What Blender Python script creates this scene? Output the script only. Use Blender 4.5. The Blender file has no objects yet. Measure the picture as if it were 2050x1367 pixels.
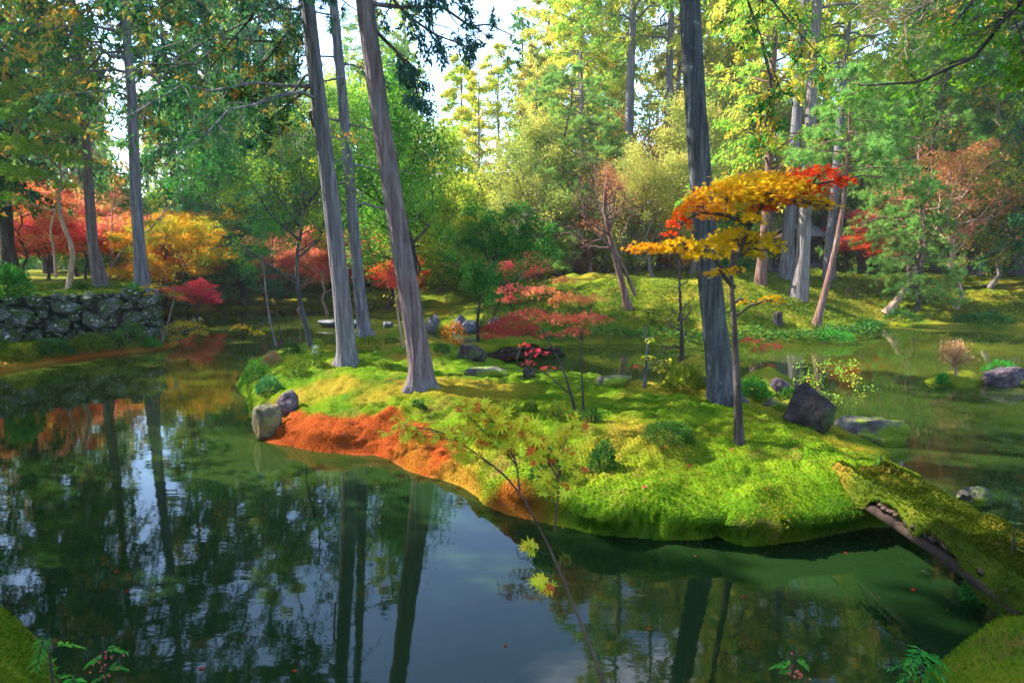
import bpy, math
import numpy as np
R = math.radians
scene = bpy.context.scene
COL = scene.collection

# ------------------------------------------------------------------ camera
F, CX, CY, TH, CAMZ = 1300.0, 1025.0, 683.5, R(8.4), 2.6
cam = bpy.data.cameras.new('camera'); camo = bpy.data.objects.new('camera', cam); COL.objects.link(camo)
cam.sensor_width = 36.0; cam.lens = 36.0 * F / 2050.0; cam.clip_start = 0.05; cam.clip_end = 1500
camo.location = (0, 0, CAMZ); camo.rotation_euler = (R(90) - TH, 0, 0)
scene.camera = camo

# ------------------------------------------------------------------ sky and sun
SUN_AZ, SUN_EL = R(-72), R(42)          # azimuth measured from +Y towards +X
sun_dir = np.array([math.sin(SUN_AZ) * math.cos(SUN_EL), math.cos(SUN_AZ) * math.cos(SUN_EL), math.sin(SUN_EL)])
world = bpy.data.worlds.new('World'); scene.world = world; world.use_nodes = True
wn, wl = world.node_tree.nodes, world.node_tree.links
wn.clear()
w_out = wn.new('ShaderNodeOutputWorld'); w_bg = wn.new('ShaderNodeBackground')
w_sky = wn.new('ShaderNodeTexSky'); w_sky.sky_type = 'NISHITA'; w_sky.sun_disc = False
w_sky.sun_elevation = SUN_EL; w_sky.sun_rotation = SUN_AZ; w_sky.ozone_density = 4.0; w_sky.dust_density = 0.4
w_tc = wn.new('ShaderNodeTexCoord'); w_map = wn.new('ShaderNodeMapping'); w_map.inputs['Scale'].default_value = (1, 1, 2.2); w_map.inputs['Location'].default_value = (3.3, 1.7, .4)
w_no = wn.new('ShaderNodeTexNoise'); w_no.inputs['Scale'].default_value = 2.6; w_no.inputs['Detail'].default_value = 7
w_no.inputs['Roughness'].default_value = 0.55
w_rp = wn.new('ShaderNodeValToRGB'); w_rp.color_ramp.elements[0].position = 0.56; w_rp.color_ramp.elements[1].position = 0.80
w_mx = wn.new('ShaderNodeMix'); w_mx.data_type = 'RGBA'
w_mx.inputs[7].default_value = (8.5, 8.8, 10.2, 1)
wl.new(w_tc.outputs['Generated'], w_map.inputs[0]); wl.new(w_map.outputs[0], w_no.inputs['Vector'])
wl.new(w_no.outputs['Fac'], w_rp.inputs[0]); wl.new(w_rp.outputs[0], w_mx.inputs[0])
wl.new(w_sky.outputs[0], w_mx.inputs[6]); wl.new(w_mx.outputs[2], w_bg.inputs[0]); wl.new(w_bg.outputs[0], w_out.inputs[0])
w_bg.inputs['Strength'].default_value = 0.15
sun = bpy.data.lights.new('sun', 'SUN'); sun.energy = 4.0; sun.angle = R(0.5); sun.color = (1.0, 0.93, 0.82)
suno = bpy.data.objects.new('sun', sun); COL.objects.link(suno)
from mathutils import Vector
suno.rotation_euler = Vector(-sun_dir).to_track_quat('-Z', 'Y').to_euler()
vs = scene.view_settings; vs.view_transform = 'Standard'; vs.look = 'None'; vs.gamma = 1.0; vs.use_curve_mapping = False
vs.exposure = 2.35
cy = scene.cycles
cy.use_adaptive_sampling = True; cy.adaptive_threshold = 0.02
cy.max_bounces = 5; cy.diffuse_bounces = 3; cy.glossy_bounces = 2; cy.transmission_bounces = 4
cy.transparent_max_bounces = 4; cy.caustics_reflective = False; cy.caustics_refractive = False
cy.sample_clamp_indirect = 6.0; cy.volume_bounces = 0

# ------------------------------------------------------------------ pixel helpers (2050 x 1367 photograph)
def raydir(px, py):
    u, v = (px - CX) / F, (CY - py) / F
    return np.array([u, math.cos(TH) + v * math.sin(TH), -math.sin(TH) + v * math.cos(TH)])
def G(px, py, z=0.0):
    d = raydir(px, py); return np.array([0, 0, CAMZ]) + d * ((z - CAMZ) / d[2])
def P(px, py, Y):
    d = raydir(px, py); return np.array([0, 0, CAMZ]) + d * (Y / d[1])

# ------------------------------------------------------------------ noise
def _hash(i, j, k):
    n = (i * 374761393 + j * 668265263 + k * 2147483647 + 1013904223).astype(np.int64) & 0x7fffffff
    n = ((n ^ (n >> 13)) * 1274126177) & 0x7fffffff
    n = (n ^ (n >> 16)) & 0xffff
    return n / 65535.0
def vnoise(p):
    p = np.asarray(p, float); i = np.floor(p).astype(np.int64); f = p - i; f = f * f * (3 - 2 * f)
    out = 0
    for a in (0, 1):
        wa = f[:, 0] if a else 1 - f[:, 0]
        for b in (0, 1):
            wb = f[:, 1] if b else 1 - f[:, 1]
            for c in (0, 1):
                wc = f[:, 2] if c else 1 - f[:, 2]
                out = out + wa * wb * wc * _hash(i[:, 0] + a, i[:, 1] + b, i[:, 2] + c)
    return out * 2 - 1
def fbm(p, o=3):
    p = np.asarray(p, float); s = 0; a = 1.0
    for k in range(o):
        s = s + a * vnoise(p * (2.03 ** k) + 17.3 * k); a *= 0.5
    return s
def xy0(x, y, s):
    return np.stack([np.ravel(x) * s, np.ravel(y) * s, np.zeros(np.size(x))], 1)
def smooth(t):
    t = np.clip(t, 0, 1); return t * t * (3 - 2 * t)

# ------------------------------------------------------------------ mesh helpers
def mesh_from(name, verts, faces, attrs=None, smooth_shade=False):
    """verts (N,3); faces: one int array (M,k) or a list of such arrays; attrs: dict name -> (N,) float"""
    if not isinstance(faces, list): faces = [faces]
    faces = [f for f in faces if len(f)]
    me = bpy.data.meshes.new(name)
    verts = np.ascontiguousarray(verts, dtype=np.float32)
    me.vertices.add(len(verts)); me.vertices.foreach_set('co', verts.ravel())
    vi = np.concatenate([f.ravel() for f in faces]).astype(np.int32)
    tot = np.concatenate([np.full(len(f), f.shape[1]) for f in faces])
    st = np.concatenate([[0], np.cumsum(tot)[:-1]]).astype(np.int32)
    me.loops.add(len(vi)); me.loops.foreach_set('vertex_index', vi)
    me.polygons.add(len(tot)); me.polygons.foreach_set('loop_start', st)
    if smooth_shade:
        me.polygons.foreach_set('use_smooth', np.ones(len(tot), dtype=bool))
    me.update(calc_edges=True)
    for k, a in (attrs or {}).items():
        at = me.attributes.new(k, 'FLOAT', 'POINT'); at.data.foreach_set('value', np.ascontiguousarray(a, dtype=np.float32))
    return me
def mobj(name, me, mat=None, parent=None, loc=None):
    o = bpy.data.objects.new(name, me); COL.objects.link(o)
    if parent is not None: o.parent = parent
    if loc is not None: o.location = loc
    if mat is not None:
        if not me.materials: me.materials.append(mat)
        elif me.materials[0] != mat:
            o.material_slots[0].link = 'OBJECT'; o.material_slots[0].material = mat
    return o
def empty(name, loc, rz=0.0, sc=1.0):
    o = bpy.data.objects.new(name, None); COL.objects.link(o); o.location = loc
    o.rotation_euler = (0, 0, rz); o.scale = (sc, sc, sc) if np.isscalar(sc) else sc
    o.empty_display_size = 0.1
    return o
def tag(o, label, cat, group=None, kind=None):
    o['label'] = label
    if cat: o['category'] = cat
    if group: o['group'] = group
    if kind: o['kind'] = kind
    return o
class MB:
    """collects geometry for one mesh"""
    def __init__(s): s.v = []; s.f = {}; s.a = []; s.n = 0
    def add(s, v, f, a=None):
        v = np.asarray(v, float).reshape(-1, 3)
        for fa in (f if isinstance(f, list) else [f]):
            fa = np.asarray(fa)
            if len(fa): s.f.setdefault(fa.shape[1], []).append(fa + s.n)
        s.v.append(v); s.a.append(np.zeros(len(v)) if a is None else np.asarray(a, float)); s.n += len(v)
        return s
    def mesh(s, name, smooth_shade=False, at='tint'):
        return mesh_from(name, np.concatenate(s.v), [np.concatenate(x) for x in s.f.values()], {at: np.concatenate(s.a)}, smooth_shade)
    def build(s, name, mat, parent=None, smooth_shade=False, loc=None):
        return mobj(name, s.mesh(name, smooth_shade), mat, parent, loc)
BOXF = np.array([[0, 3, 2, 1], [4, 5, 6, 7], [0, 1, 5, 4], [1, 2, 6, 5], [2, 3, 7, 6], [3, 0, 4, 7]])
def boxv(c, s):
    c, s = np.array(c, float), np.array(s, float) / 2
    return np.array([c + s * np.array(k) for k in ((-1, -1, -1), (1, -1, -1), (1, 1, -1), (-1, 1, -1), (-1, -1, 1), (1, -1, 1), (1, 1, 1), (-1, 1, 1))])
def nrm(a):
    return a / np.maximum(np.linalg.norm(a, axis=-1, keepdims=True), 1e-9)
def tubes(poly, rad, S=6, jitter=None):
    """poly (B,K,3), rad (B,K) -> verts, quads (closed by the taper)"""
    poly = np.asarray(poly, float); rad = np.asarray(rad, float)
    B, K, _ = poly.shape
    t = nrm(np.gradient(poly, axis=1))
    ref = np.where(np.abs(t[:, :1, 2:3]) > 0.8, np.array([1.0, 0.13, 0]), np.array([0, 0, 1.0]))
    u = nrm(np.cross(t, np.broadcast_to(ref, t.shape))); w = np.cross(t, u)
    a = np.arange(S) / S * 2 * np.pi
    v = poly[:, :, None] + rad[:, :, None, None] * (np.cos(a)[None, None, :, None] * u[:, :, None] + np.sin(a)[None, None, :, None] * w[:, :, None])
    idx = np.arange(B * K * S).reshape(B, K, S)
    n = np.roll(idx, -1, 2)
    f = np.stack([idx[:, :-1], n[:, :-1], n[:, 1:], idx[:, 1:]], -1).reshape(-1, 4)
    return v.reshape(-1, 3), f
def lerp_poly(poly, f):
    """poly (N,K,3), f (N,) -> points, tangents"""
    K = poly.shape[1]; x = np.clip(f, 0, 0.9999) * (K - 1); i = x.astype(int); r = (x - i)[:, None]
    n = np.arange(len(poly)); a, b = poly[n, i], poly[n, i + 1]
    return a + (b - a) * r, nrm(b - a), i, r[:, 0]
def spawn(rg, poly, rad, n, f0, f1, lenf, ang, up=0.0, flat=1.0, bend=(0, 0, 0), K=4, wob=0.05, taper=0.25, rf=0.6, lenmin=None):
    """children of every polyline"""
    Pn = len(poly); idx = np.repeat(np.arange(Pn), n)
    f = f0 + (f1 - f0) * (np.tile(np.arange(n), Pn) + rg.random(Pn * n)) / n
    pos, t, i, r = lerp_poly(poly[idx], f)
    plen = np.linalg.norm(np.diff(poly, axis=1), axis=2).sum(1)[idx]
    p = rg.normal(size=(len(idx), 3)); p -= t * (p * t).sum(1, keepdims=True); p = nrm(p); p[:, 2] *= flat
    A = R(1) * ang * (0.75 + 0.5 * rg.random(len(idx)))
    d = np.cos(A)[:, None] * t + np.sin(A)[:, None] * p; d[:, 2] += up; d = nrm(d)
    L = plen * lenf * (1.05 - 0.55 * f) * (0.7 + 0.6 * rg.random(len(idx)))
    if lenmin: L = np.maximum(L, lenmin)
    s = np.linspace(0, 1, K)[None, :, None]
    bd = np.array(bend)[None, None]
    q = pos[:, None] + d[:, None] * L[:, None, None] * s + bd * L[:, None, None] * s * s
    w = rg.normal(size=q.shape) * wob * L[:, None, None]; w[:, 0] = 0; q = q + w
    r0 = (rad[idx, i] * (1 - r) + rad[idx, np.minimum(i + 1, rad.shape[1] - 1)] * r) * rf
    rr = r0[:, None] * (1 - (1 - taper) * np.linspace(0, 1, K)[None])
    return q, rr, idx
# leaf templates: outline in (along, across, lift)
T_RH = np.array([[0, 0, 0], [.4, .5, .06], [1, 0, -.06], [.4, -.5, .06]], float)
T_ND = np.array([[0, .5, 0], [1, 0, 0], [0, -.5, 0]], float)
def _star(n=5, inner=0.3):
    pts = [(-0.05, 0, 0)]
    lob = [(-2.25, .45), (-1.25, .8), (-.6, .97), (0, 1.05), (.6, .97), (1.25, .8), (2.25, .45)]
    if n == 5: lob = [(-1.9, .6), (-.85, .95), (0, 1.08), (.85, .95), (1.9, .6)]
    for k, (a, r) in enumerate(lob):
        pts.append((r * math.cos(a), r * math.sin(a), -0.12 * r))
        if k < len(lob) - 1:
            m = (a + lob[k + 1][0]) / 2; pts.append((inner * math.cos(m), inner * math.sin(m), 0.02))
    return np.array(pts, float)
T_ST5, T_ST7 = _star(5, .3), _star(7, .34)
def leafverts(rg, pos, axis, normal, L, Wd, T, tint):
    """place one template per position; returns verts, faces, tint per vertex"""
    N = len(pos); K = len(T)
    a = nrm(axis); n = normal - a * (normal * a).sum(1, keepdims=True); n = nrm(n); b = np.cross(n, a)
    L = np.broadcast_to(np.asarray(L, float), (N,)); Wd = np.broadcast_to(np.asarray(Wd, float), (N,))
    v = pos[:, None] + a[:, None] * (T[None, :, 0, None] * L[:, None, None]) + b[:, None] * (T[None, :, 1, None] * Wd[:, None, None]) + n[:, None] * (T[None, :, 2, None] * L[:, None, None])
    return v.reshape(-1, 3), np.arange(N * K).reshape(N, K), np.repeat(tint, K)

# ------------------------------------------------------------------ materials
MATS = {}
LEAF_GAIN = 2.0
AUTUMN_GAIN = {'maple_yellow': 1.15, 'maple_orange': 1.2, 'maple_red': 1.5, 'maple_pink': 1.55, 'maple_hero': 1.0, 'sapling': 1.9, 'berry': 1.0, 'rust': 1.3, 'shrub_pink': 1.3, 'moss_sprig': 1.6, 'shrub_moss': 1.45, 'shrub_dark': 1.5, 'moss_sprig_old': 1.05}
HAZE = 0.0007
def newmat(name):
    m = bpy.data.materials.new(name); m.use_nodes = True; m.node_tree.nodes.clear(); MATS[name] = m
    return m, m.node_tree.nodes, m.node_tree.links
def ramp(nd, stops):
    r = nd.new('ShaderNodeValToRGB'); e = r.color_ramp.elements
    while len(e) < len(stops): e.new(0.5)
    for k, (p, c) in enumerate(stops):
        e[k].position = p; e[k].color = (c[0], c[1], c[2], 1)
    return r
def leafmat(name, cols, trans=0.4, gloss=0.0):
    m, nd, lk = newmat(name)
    at = nd.new('ShaderNodeAttribute'); at.attribute_name = 'tint'
    gain = AUTUMN_GAIN.get(name, LEAF_GAIN)
    cols = [tuple(min(.64, x * gain) for x in c) for c in cols]
    rp = ramp(nd, [(k / (len(cols) - 1), c) for k, c in enumerate(cols)])
    oi = nd.new('ShaderNodeObjectInfo'); hs = nd.new('ShaderNodeHueSaturation')
    mr = nd.new('ShaderNodeMapRange'); mr.inputs[3].default_value = 0.485; mr.inputs[4].default_value = 0.515
    lk.new(oi.outputs['Random'], mr.inputs[0]); lk.new(mr.outputs[0], hs.inputs['Hue'])
    lk.new(at.outputs['Fac'], rp.inputs[0]); lk.new(rp.outputs[0], hs.inputs['Color'])
    d = nd.new('ShaderNodeBsdfDiffuse'); t = nd.new('ShaderNodeBsdfTranslucent'); mx = nd.new('ShaderNodeMixShader')
    mx.inputs[0].default_value = trans
    lk.new(hs.outputs[0], d.inputs[0]); lk.new(hs.outputs[0], t.inputs[0]); lk.new(d.outputs[0], mx.inputs[1]); lk.new(t.outputs[0], mx.inputs[2])
    out = nd.new('ShaderNodeOutputMaterial'); last = mx
    if gloss:
        g = nd.new('ShaderNodeBsdfGlossy'); g.inputs['Roughness'].default_value = 0.38; m2 = nd.new('ShaderNodeMixShader'); m2.inputs[0].default_value = gloss
        lk.new(mx.outputs[0], m2.inputs[1]); lk.new(g.outputs[0], m2.inputs[2]); last = m2
    lk.new(last.outputs[0], out.inputs[0])
    return m
def surfmat(name, stops, scale=(3, 3, 3), detail=6, bump=0.3, bscale=20, rough=0.9, spec=0.2, patch=None, dist=0.02, gate=None):
    """noise-coloured solid surface; patch=(colour, scale, lo, hi) adds blotches of its own; gate=(attr, colour)"""
    m, nd, lk = newmat(name)
    tc = nd.new('ShaderNodeTexCoord'); mp = nd.new('ShaderNodeMapping'); mp.inputs['Scale'].default_value = scale
    lk.new(tc.outputs['Object'], mp.inputs[0])
    n1 = nd.new('ShaderNodeTexNoise'); n1.inputs['Scale'].default_value = 1; n1.inputs['Detail'].default_value = detail; n1.inputs['Roughness'].default_value = 0.62
    lk.new(mp.outputs[0], n1.inputs['Vector'])
    rp = ramp(nd, stops); lk.new(n1.outputs['Fac'], rp.inputs[0]); col = rp.outputs[0]
    for (c, s, lo, hi) in (patch or []):
        n2 = nd.new('ShaderNodeTexNoise'); n2.inputs['Scale'].default_value = s; n2.inputs['Detail'].default_value = 5; n2.inputs['Roughness'].default_value = 0.65
        lk.new(tc.outputs['Object'], n2.inputs['Vector'])
        r2 = ramp(nd, [(lo, (0, 0, 0)), (hi, (1, 1, 1))]); lk.new(n2.outputs['Fac'], r2.inputs[0])
        mx = nd.new('ShaderNodeMix'); mx.data_type = 'RGBA'; lk.new(r2.outputs[0], mx.inputs[0]); lk.new(col, mx.inputs[6]); mx.inputs[7].default_value = (*c, 1); col = mx.outputs[2]
    for (attr, c) in (gate or []):
        at = nd.new('ShaderNodeAttribute'); at.attribute_name = attr
        mx = nd.new('ShaderNodeMix'); mx.data_type = 'RGBA'; lk.new(at.outputs['Fac'], mx.inputs[0]); lk.new(col, mx.inputs[6]); mx.inputs[7].default_value = (*c, 1); col = mx.outputs[2]
    b = nd.new('ShaderNodeBsdfPrincipled'); b.inputs['Roughness'].default_value = rough
    b.inputs['Specular IOR Level'].default_value = spec
    lk.new(col, b.inputs['Base Color'])
    n3 = nd.new('ShaderNodeTexNoise'); n3.inputs['Scale'].default_value = bscale; n3.inputs['Detail'].default_value = 4
    mp3 = nd.new('ShaderNodeMapping'); mp3.inputs['Scale'].default_value = tuple(k / max(scale) for k in scale)
    lk.new(tc.outputs['Object'], mp3.inputs[0]); lk.new(mp3.outputs[0], n3.inputs['Vector'])
    bp = nd.new('ShaderNodeBump'); bp.inputs['Strength'].default_value = bump; bp.inputs['Distance'].default_value = dist
    lk.new(n3.outputs['Fac'], bp.inputs['Height']); lk.new(bp.outputs[0], b.inputs['Normal'])
    out = nd.new('ShaderNodeOutputMaterial'); lk.new(b.outputs[0], out.inputs[0])
    return m
# foliage colours (real reflectances; autumn leaves are saturated)
leafmat('cypress', [(.012, .05, .012), (.02, .085, .015), (.045, .13, .02), (.09, .16, .02), (.35, .16, .02)], .35)
leafmat('cypress_dark', [(.008, .03, .015), (.014, .055, .02), (.03, .085, .025), (.05, .11, .02), (.22, .11, .02)], .3)
leafmat('cypress_gold', [(.09, .18, .02), (.20, .26, .03), (.34, .32, .03), (.46, .30, .03), (.58, .24, .03)], .5)
leafmat('cypress_lime', [(.06, .16, .02), (.12, .24, .025), (.22, .31, .03), (.34, .31, .03), (.52, .24, .03)], .45)
leafmat('pine', [(.015, .06, .02), (.03, .10, .03), (.05, .14, .035), (.10, .2, .04)], .3)
leafmat('pine_light', [(.06, .14, .03), (.11, .2, .04), (.17, .25, .05), (.24, .28, .06)], .5)
leafmat('pine_blue', [(.015, .05, .035), (.025, .075, .05), (.05, .12, .07)], .3)
leafmat('green', [(.015, .07, .01), (.03, .12, .015), (.06, .18, .02), (.12, .22, .02)], .4)
leafmat('green_olive', [(.04, .10, .012), (.08, .16, .016), (.15, .2, .02), (.28, .2, .02)], .42)
leafmat('yellow_olive', [(.10, .15, .03), (.18, .21, .04), (.26, .25, .05), (.32, .25, .05)], .5)
leafmat('maple_green', [(.03, .11, .012), (.07, .16, .012), (.13, .2, .015), (.3, .17, .015)], .45)
leafmat('maple_yellow', [(.16, .22, .015), (.36, .28, .015), (.55, .3, .012), (.6, .2, .012)], .58)
leafmat('maple_orange', [(.5, .28, .02), (.58, .18, .02), (.6, .10, .02), (.55, .05, .03)], .58)
leafmat('maple_red', [(.43, .12, .04), (.44, .075, .045), (.43, .045, .045), (.40, .03, .05)], .62)
leafmat('maple_pink', [(.42, .22, .06), (.42, .16, .06), (.43, .10, .065), (.43, .06, .06)], .62)
leafmat('maple_hero', [(.52, .36, .010), (.62, .35, .010), (.64, .24, .010), (.64, .10, .010), (.62, .018, .010)], .58)
leafmat('sapling', [(.16, .26, .02), (.34, .34, .02), (.5, .26, .02), (.6, .10, .02), (.58, .05, .02)], .45)
leafmat('shrub_dark', [(.01, .045, .01), (.02, .075, .012), (.05, .11, .015), (.1, .14, .02)], .25)
leafmat('shrub_moss', [(.035, .07, .008), (.07, .11, .01), (.13, .15, .012), (.2, .18, .015)], .25)
leafmat('shrub_pink', [(.25, .12, .06), (.35, .2, .1), (.4, .15, .08), (.1, .15, .03)], .3)
leafmat('fern', [(.015, .09, .012), (.03, .14, .015), (.06, .19, .02)], .35)
leafmat('berry', [(.5, .012, .012), (.6, .02, .015)], .1, .1)
leafmat('rust', [(.26, .17, .03), (.40, .17, .05), (.45, .13, .06), (.34, .24, .04)], .45)
leafmat('forest_far', [(.03, .09, .02), (.08, .16, .03), (.2, .24, .04), (.36, .26, .04)], .4)
# bark, stone, wood
bark = dict(detail=8, bump=0.9, rough=0.92, spec=0.15, dist=0.03)
surfmat('bark_grey', [(.3, (.058, .053, .060)), (.5, (.13, .12, .13)), (.7, (.24, .23, .24))], (20, 20, 1.3), bscale=26, patch=[((.27, .28, .25), 11, .66, .72)], **bark)
surfmat('bark_brown', [(.3, (.055, .036, .036)), (.5, (.13, .092, .09)), (.72, (.24, .20, .195))], (20, 20, 1.3), bscale=26, patch=[((.14, .14, .14), 1.2, .5, .68), ((.30, .30, .28), 12, .68, .74)], **bark)
surfmat('bark_lichen', [(.3, (.022, .024, .027)), (.5, (.058, .062, .066)), (.7, (.12, .128, .125))], (20, 20, 1.3), bscale=26, patch=[((.19, .22, .20), 7, .6, .72), ((.03, .025, .022), 1.5, .55, .7)], **bark)
surfmat('bark_red', [(.3, (.07, .035, .026)), (.5, (.15, .08, .062)), (.7, (.26, .175, .15))], (16, 16, 1.4), bscale=24, **bark)
surfmat('bark_pale', [(.3, (.08, .066, .06)), (.5, (.17, .145, .135)), (.7, (.28, .25, .235))], (16, 16, 1.6), bscale=24, **bark)
surfmat('bark_dark', [(.3, (.02, .016, .014)), (.5, (.05, .04, .034)), (.7, (.10, .085, .075))], (10, 10, 2), bscale=26, patch=[((.22, .22, .2), 9, .64, .7)], **bark)
surfmat('bark_tan', [(.3, (.2, .12, .08)), (.5, (.36, .23, .16)), (.7, (.48, .36, .28))], (10, 10, 3), bscale=26, **bark)
surfmat('rock_dark', [(.3, (.012, .009, .007)), (.5, (.038, .029, .023)), (.7, (.12, .095, .078))], (4, 4, 4), bscale=12, bump=1.0, dist=.06, rough=.8, patch=[((.04, .075, .008), 2.4, .54, .66), ((.28, .26, .25), 9, .66, .72)])
surfmat('rock_grey', [(.3, (.035, .035, .045)), (.5, (.10, .098, .11)), (.7, (.24, .23, .25))], (5, 5, 5), bscale=12, bump=1.0, dist=.06, rough=.85, patch=[((.05, .075, .01), 2.2, .56, .7)])
surfmat('rock_pale', [(.3, (.045, .042, .022)), (.5, (.10, .092, .05)), (.7, (.18, .18, .12))], (5, 5, 5), bscale=16, bump=.6, patch=[((.26, .12, .03), 2.6, .52, .66), ((.12, .16, .03), 3.5, .55, .68)])
surfmat('rock_purple', [(.3, (.03, .022, .028)), (.5, (.085, .062, .07)), (.7, (.19, .15, .16))], (5, 5, 5), bscale=12, bump=1.0, dist=.06, patch=[((.06, .08, .01), 2, .6, .72)])
surfmat('rock_mossy', [(.3, (.025, .022, .018)), (.5, (.08, .07, .06)), (.7, (.22, .2, .19))], (4, 4, 4), bscale=12, bump=1.0, dist=.06, patch=[((.12, .17, .008), 2.4, .44, .54)])
surfmat('wall_stone', [(.3, (.036, .034, .036)), (.5, (.125, .12, .125)), (.7, (.33, .32, .33))], (4, 4, 4), bscale=16, bump=.8, patch=[((.035, .062, .007), 1.6, .42, .52), ((.45, .40, .42), 3.0, .60, .66)])
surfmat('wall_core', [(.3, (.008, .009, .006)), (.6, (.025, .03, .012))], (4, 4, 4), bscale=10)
surfmat('wood_dark', [(.3, (.03, .018, .013)), (.6, (.075, .045, .033))], (14, 14, 2), bscale=30, bump=.4)
surfmat('wood_beam', [(.3, (.012, .008, .006)), (.6, (.035, .022, .016))], (2, 14, 14), bscale=20, bump=.4)
surfmat('log_end', [(.3, (.05, .03, .02)), (.6, (.13, .085, .06))], (30, 30, 30), bscale=60, bump=.3)
surfmat('tile_grey', [(.3, (.06, .062, .07)), (.6, (.15, .155, .17))], (6, 6, 6), bscale=30, bump=.3, rough=.9)
surfmat('plaster', [(.3, (.55, .55, .55)), (.7, (.75, .75, .74))], (3, 3, 3), bscale=30, bump=.1)
# moss: colour from its own kind (red-capped moss patches carried as an attribute)
def mossmat(name, a, b, c, d, bump=0.8):
    return surfmat(name, [(.28, a), (.44, b), (.56, c), (.70, d)], (1.7, 1.7, 1.7), detail=9, bump=bump, bscale=42, rough=1.0, spec=0.05, dist=0.03,
                   patch=[((.15, .085, .02), 1.5, .56, .70), ((.018, .024, .006), 2.6, .60, .74), ((.05, .035, .015), .9, .66, .74)], gate=[('redmoss', (.25, .046, .008)), ('goldmoss', (.25, .165, .016))])
mossmat('moss', (.028, .080, .004), (.062, .13, .004), (.11, .175, .006), (.17, .20, .009))
mossmat('moss_bank', (.032, .066, .004), (.07, .11, .005), (.115, .14, .006), (.17, .16, .009))
mossmat('moss_old', (.018, .034, .003), (.038, .06, .004), (.065, .085, .005), (.10, .09, .008))
leafmat('moss_sprig_old', [(.018, .035, .003), (.04, .06, .004), (.07, .085, .006), (.10, .075, .008), (.09, .04, .01)], .3)
leafmat('moss_sprig', [(.024, .07, .003), (.05, .11, .003), (.09, .15, .004), (.15, .13, .008), (.19, .045, .007), (.25, .05, .008)], .3)
# water: still, murky, green
m, nd, lk = newmat('pond_water')
b = nd.new('ShaderNodeBsdfPrincipled'); b.inputs['Base Color'].default_value = (.020, .042, .008, 1); b.inputs['Roughness'].default_value = 0.03
b.inputs['IOR'].default_value = 1.33; b.inputs['Specular IOR Level'].default_value = 0.5
tc = nd.new('ShaderNodeTexCoord'); mp = nd.new('ShaderNodeMapping'); mp.inputs['Scale'].default_value = (1.2, 3.0, 1)
n1 = nd.new('ShaderNodeTexNoise'); n1.inputs['Scale'].default_value = 1.6; n1.inputs['Detail'].default_value = 3
bp = nd.new('ShaderNodeBump'); bp.inputs['Strength'].default_value = 0.012; bp.inputs['Distance'].default_value = 0.1
lk.new(tc.outputs['Object'], mp.inputs[0]); lk.new(mp.outputs[0], n1.inputs['Vector']); lk.new(n1.outputs['Fac'], bp.inputs['Height']); lk.new(bp.outputs[0], b.inputs['Normal'])
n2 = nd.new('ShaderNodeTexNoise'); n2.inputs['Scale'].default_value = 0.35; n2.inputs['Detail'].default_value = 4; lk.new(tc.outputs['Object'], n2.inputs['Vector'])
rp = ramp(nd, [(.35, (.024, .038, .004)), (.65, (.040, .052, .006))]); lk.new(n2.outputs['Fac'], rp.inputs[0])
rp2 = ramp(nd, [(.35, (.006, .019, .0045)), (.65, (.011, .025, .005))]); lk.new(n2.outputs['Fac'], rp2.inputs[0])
sx = nd.new('ShaderNodeSeparateXYZ'); lk.new(tc.outputs['Object'], sx.inputs[0]); mr = nd.new('ShaderNodeMapRange'); mr.inputs[1].default_value = 6.5; mr.inputs[2].default_value = 13.0; lk.new(sx.outputs['Y'], mr.inputs[0])  # sunlit olive painted into the back pond's colour, shade into the near water
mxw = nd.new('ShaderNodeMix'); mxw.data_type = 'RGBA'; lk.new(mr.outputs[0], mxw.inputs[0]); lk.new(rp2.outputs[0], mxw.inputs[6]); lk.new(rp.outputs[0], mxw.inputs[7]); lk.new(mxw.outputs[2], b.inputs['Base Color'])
o = nd.new('ShaderNodeOutputMaterial'); lk.new(b.outputs[0], o.inputs[0])

# ------------------------------------------------------------------ terrain
def sdf(pts, poly):
    pts = np.asarray(pts, float); poly = np.asarray(poly, float)[:, :2]
    out = np.empty(len(pts))
    for s in range(0, len(pts), 40000):
        p = pts[s:s + 40000]; d2 = np.full(len(p), 1e18); ins = np.zeros(len(p), bool)
        for k in range(len(poly)):
            a, c = poly[k], poly[(k + 1) % len(poly)]; e = c - a; w = p - a
            t = np.clip((w @ e) / max(e @ e, 1e-12), 0, 1)
            q = w - t[:, None] * e; d2 = np.minimum(d2, (q * q).sum(1))
            cond = (a[1] > p[:, 1]) != (c[1] > p[:, 1])
            with np.errstate(divide='ignore', invalid='ignore'):
                xi = a[0] + (p[:, 1] - a[1]) / (c[1] - a[1]) * (c[0] - a[0])
            ins ^= cond & (p[:, 0] < xi)
        out[s:s + 40000] = np.where(ins, 1, -1) * np.sqrt(d2)
    return out
def chaikin(p, n=2):
    p = np.asarray(p, float)
    for _ in range(n):
        q = np.roll(p, -1, 0); p = np.stack([.75 * p + .25 * q, .25 * p + .75 * q], 1).reshape(-1, p.shape[1])
    return p
isl_front = [(478, 775), (497, 800), (505, 872), (560, 890), (640, 902), (700, 908), (770, 912), (805, 935), (850, 948), (900, 962), (940, 988), (985, 1015), (1035, 1033), (1090, 1042),
             (1135, 1050), (1190, 1066), (1270, 1070), (1340, 1080), (1410, 1076), (1437, 1055), (1460, 1080), (1520, 1092), (1590, 1088), (1650, 1068), (1720, 1058), (1800, 1052), (1900, 1060)]
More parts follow.
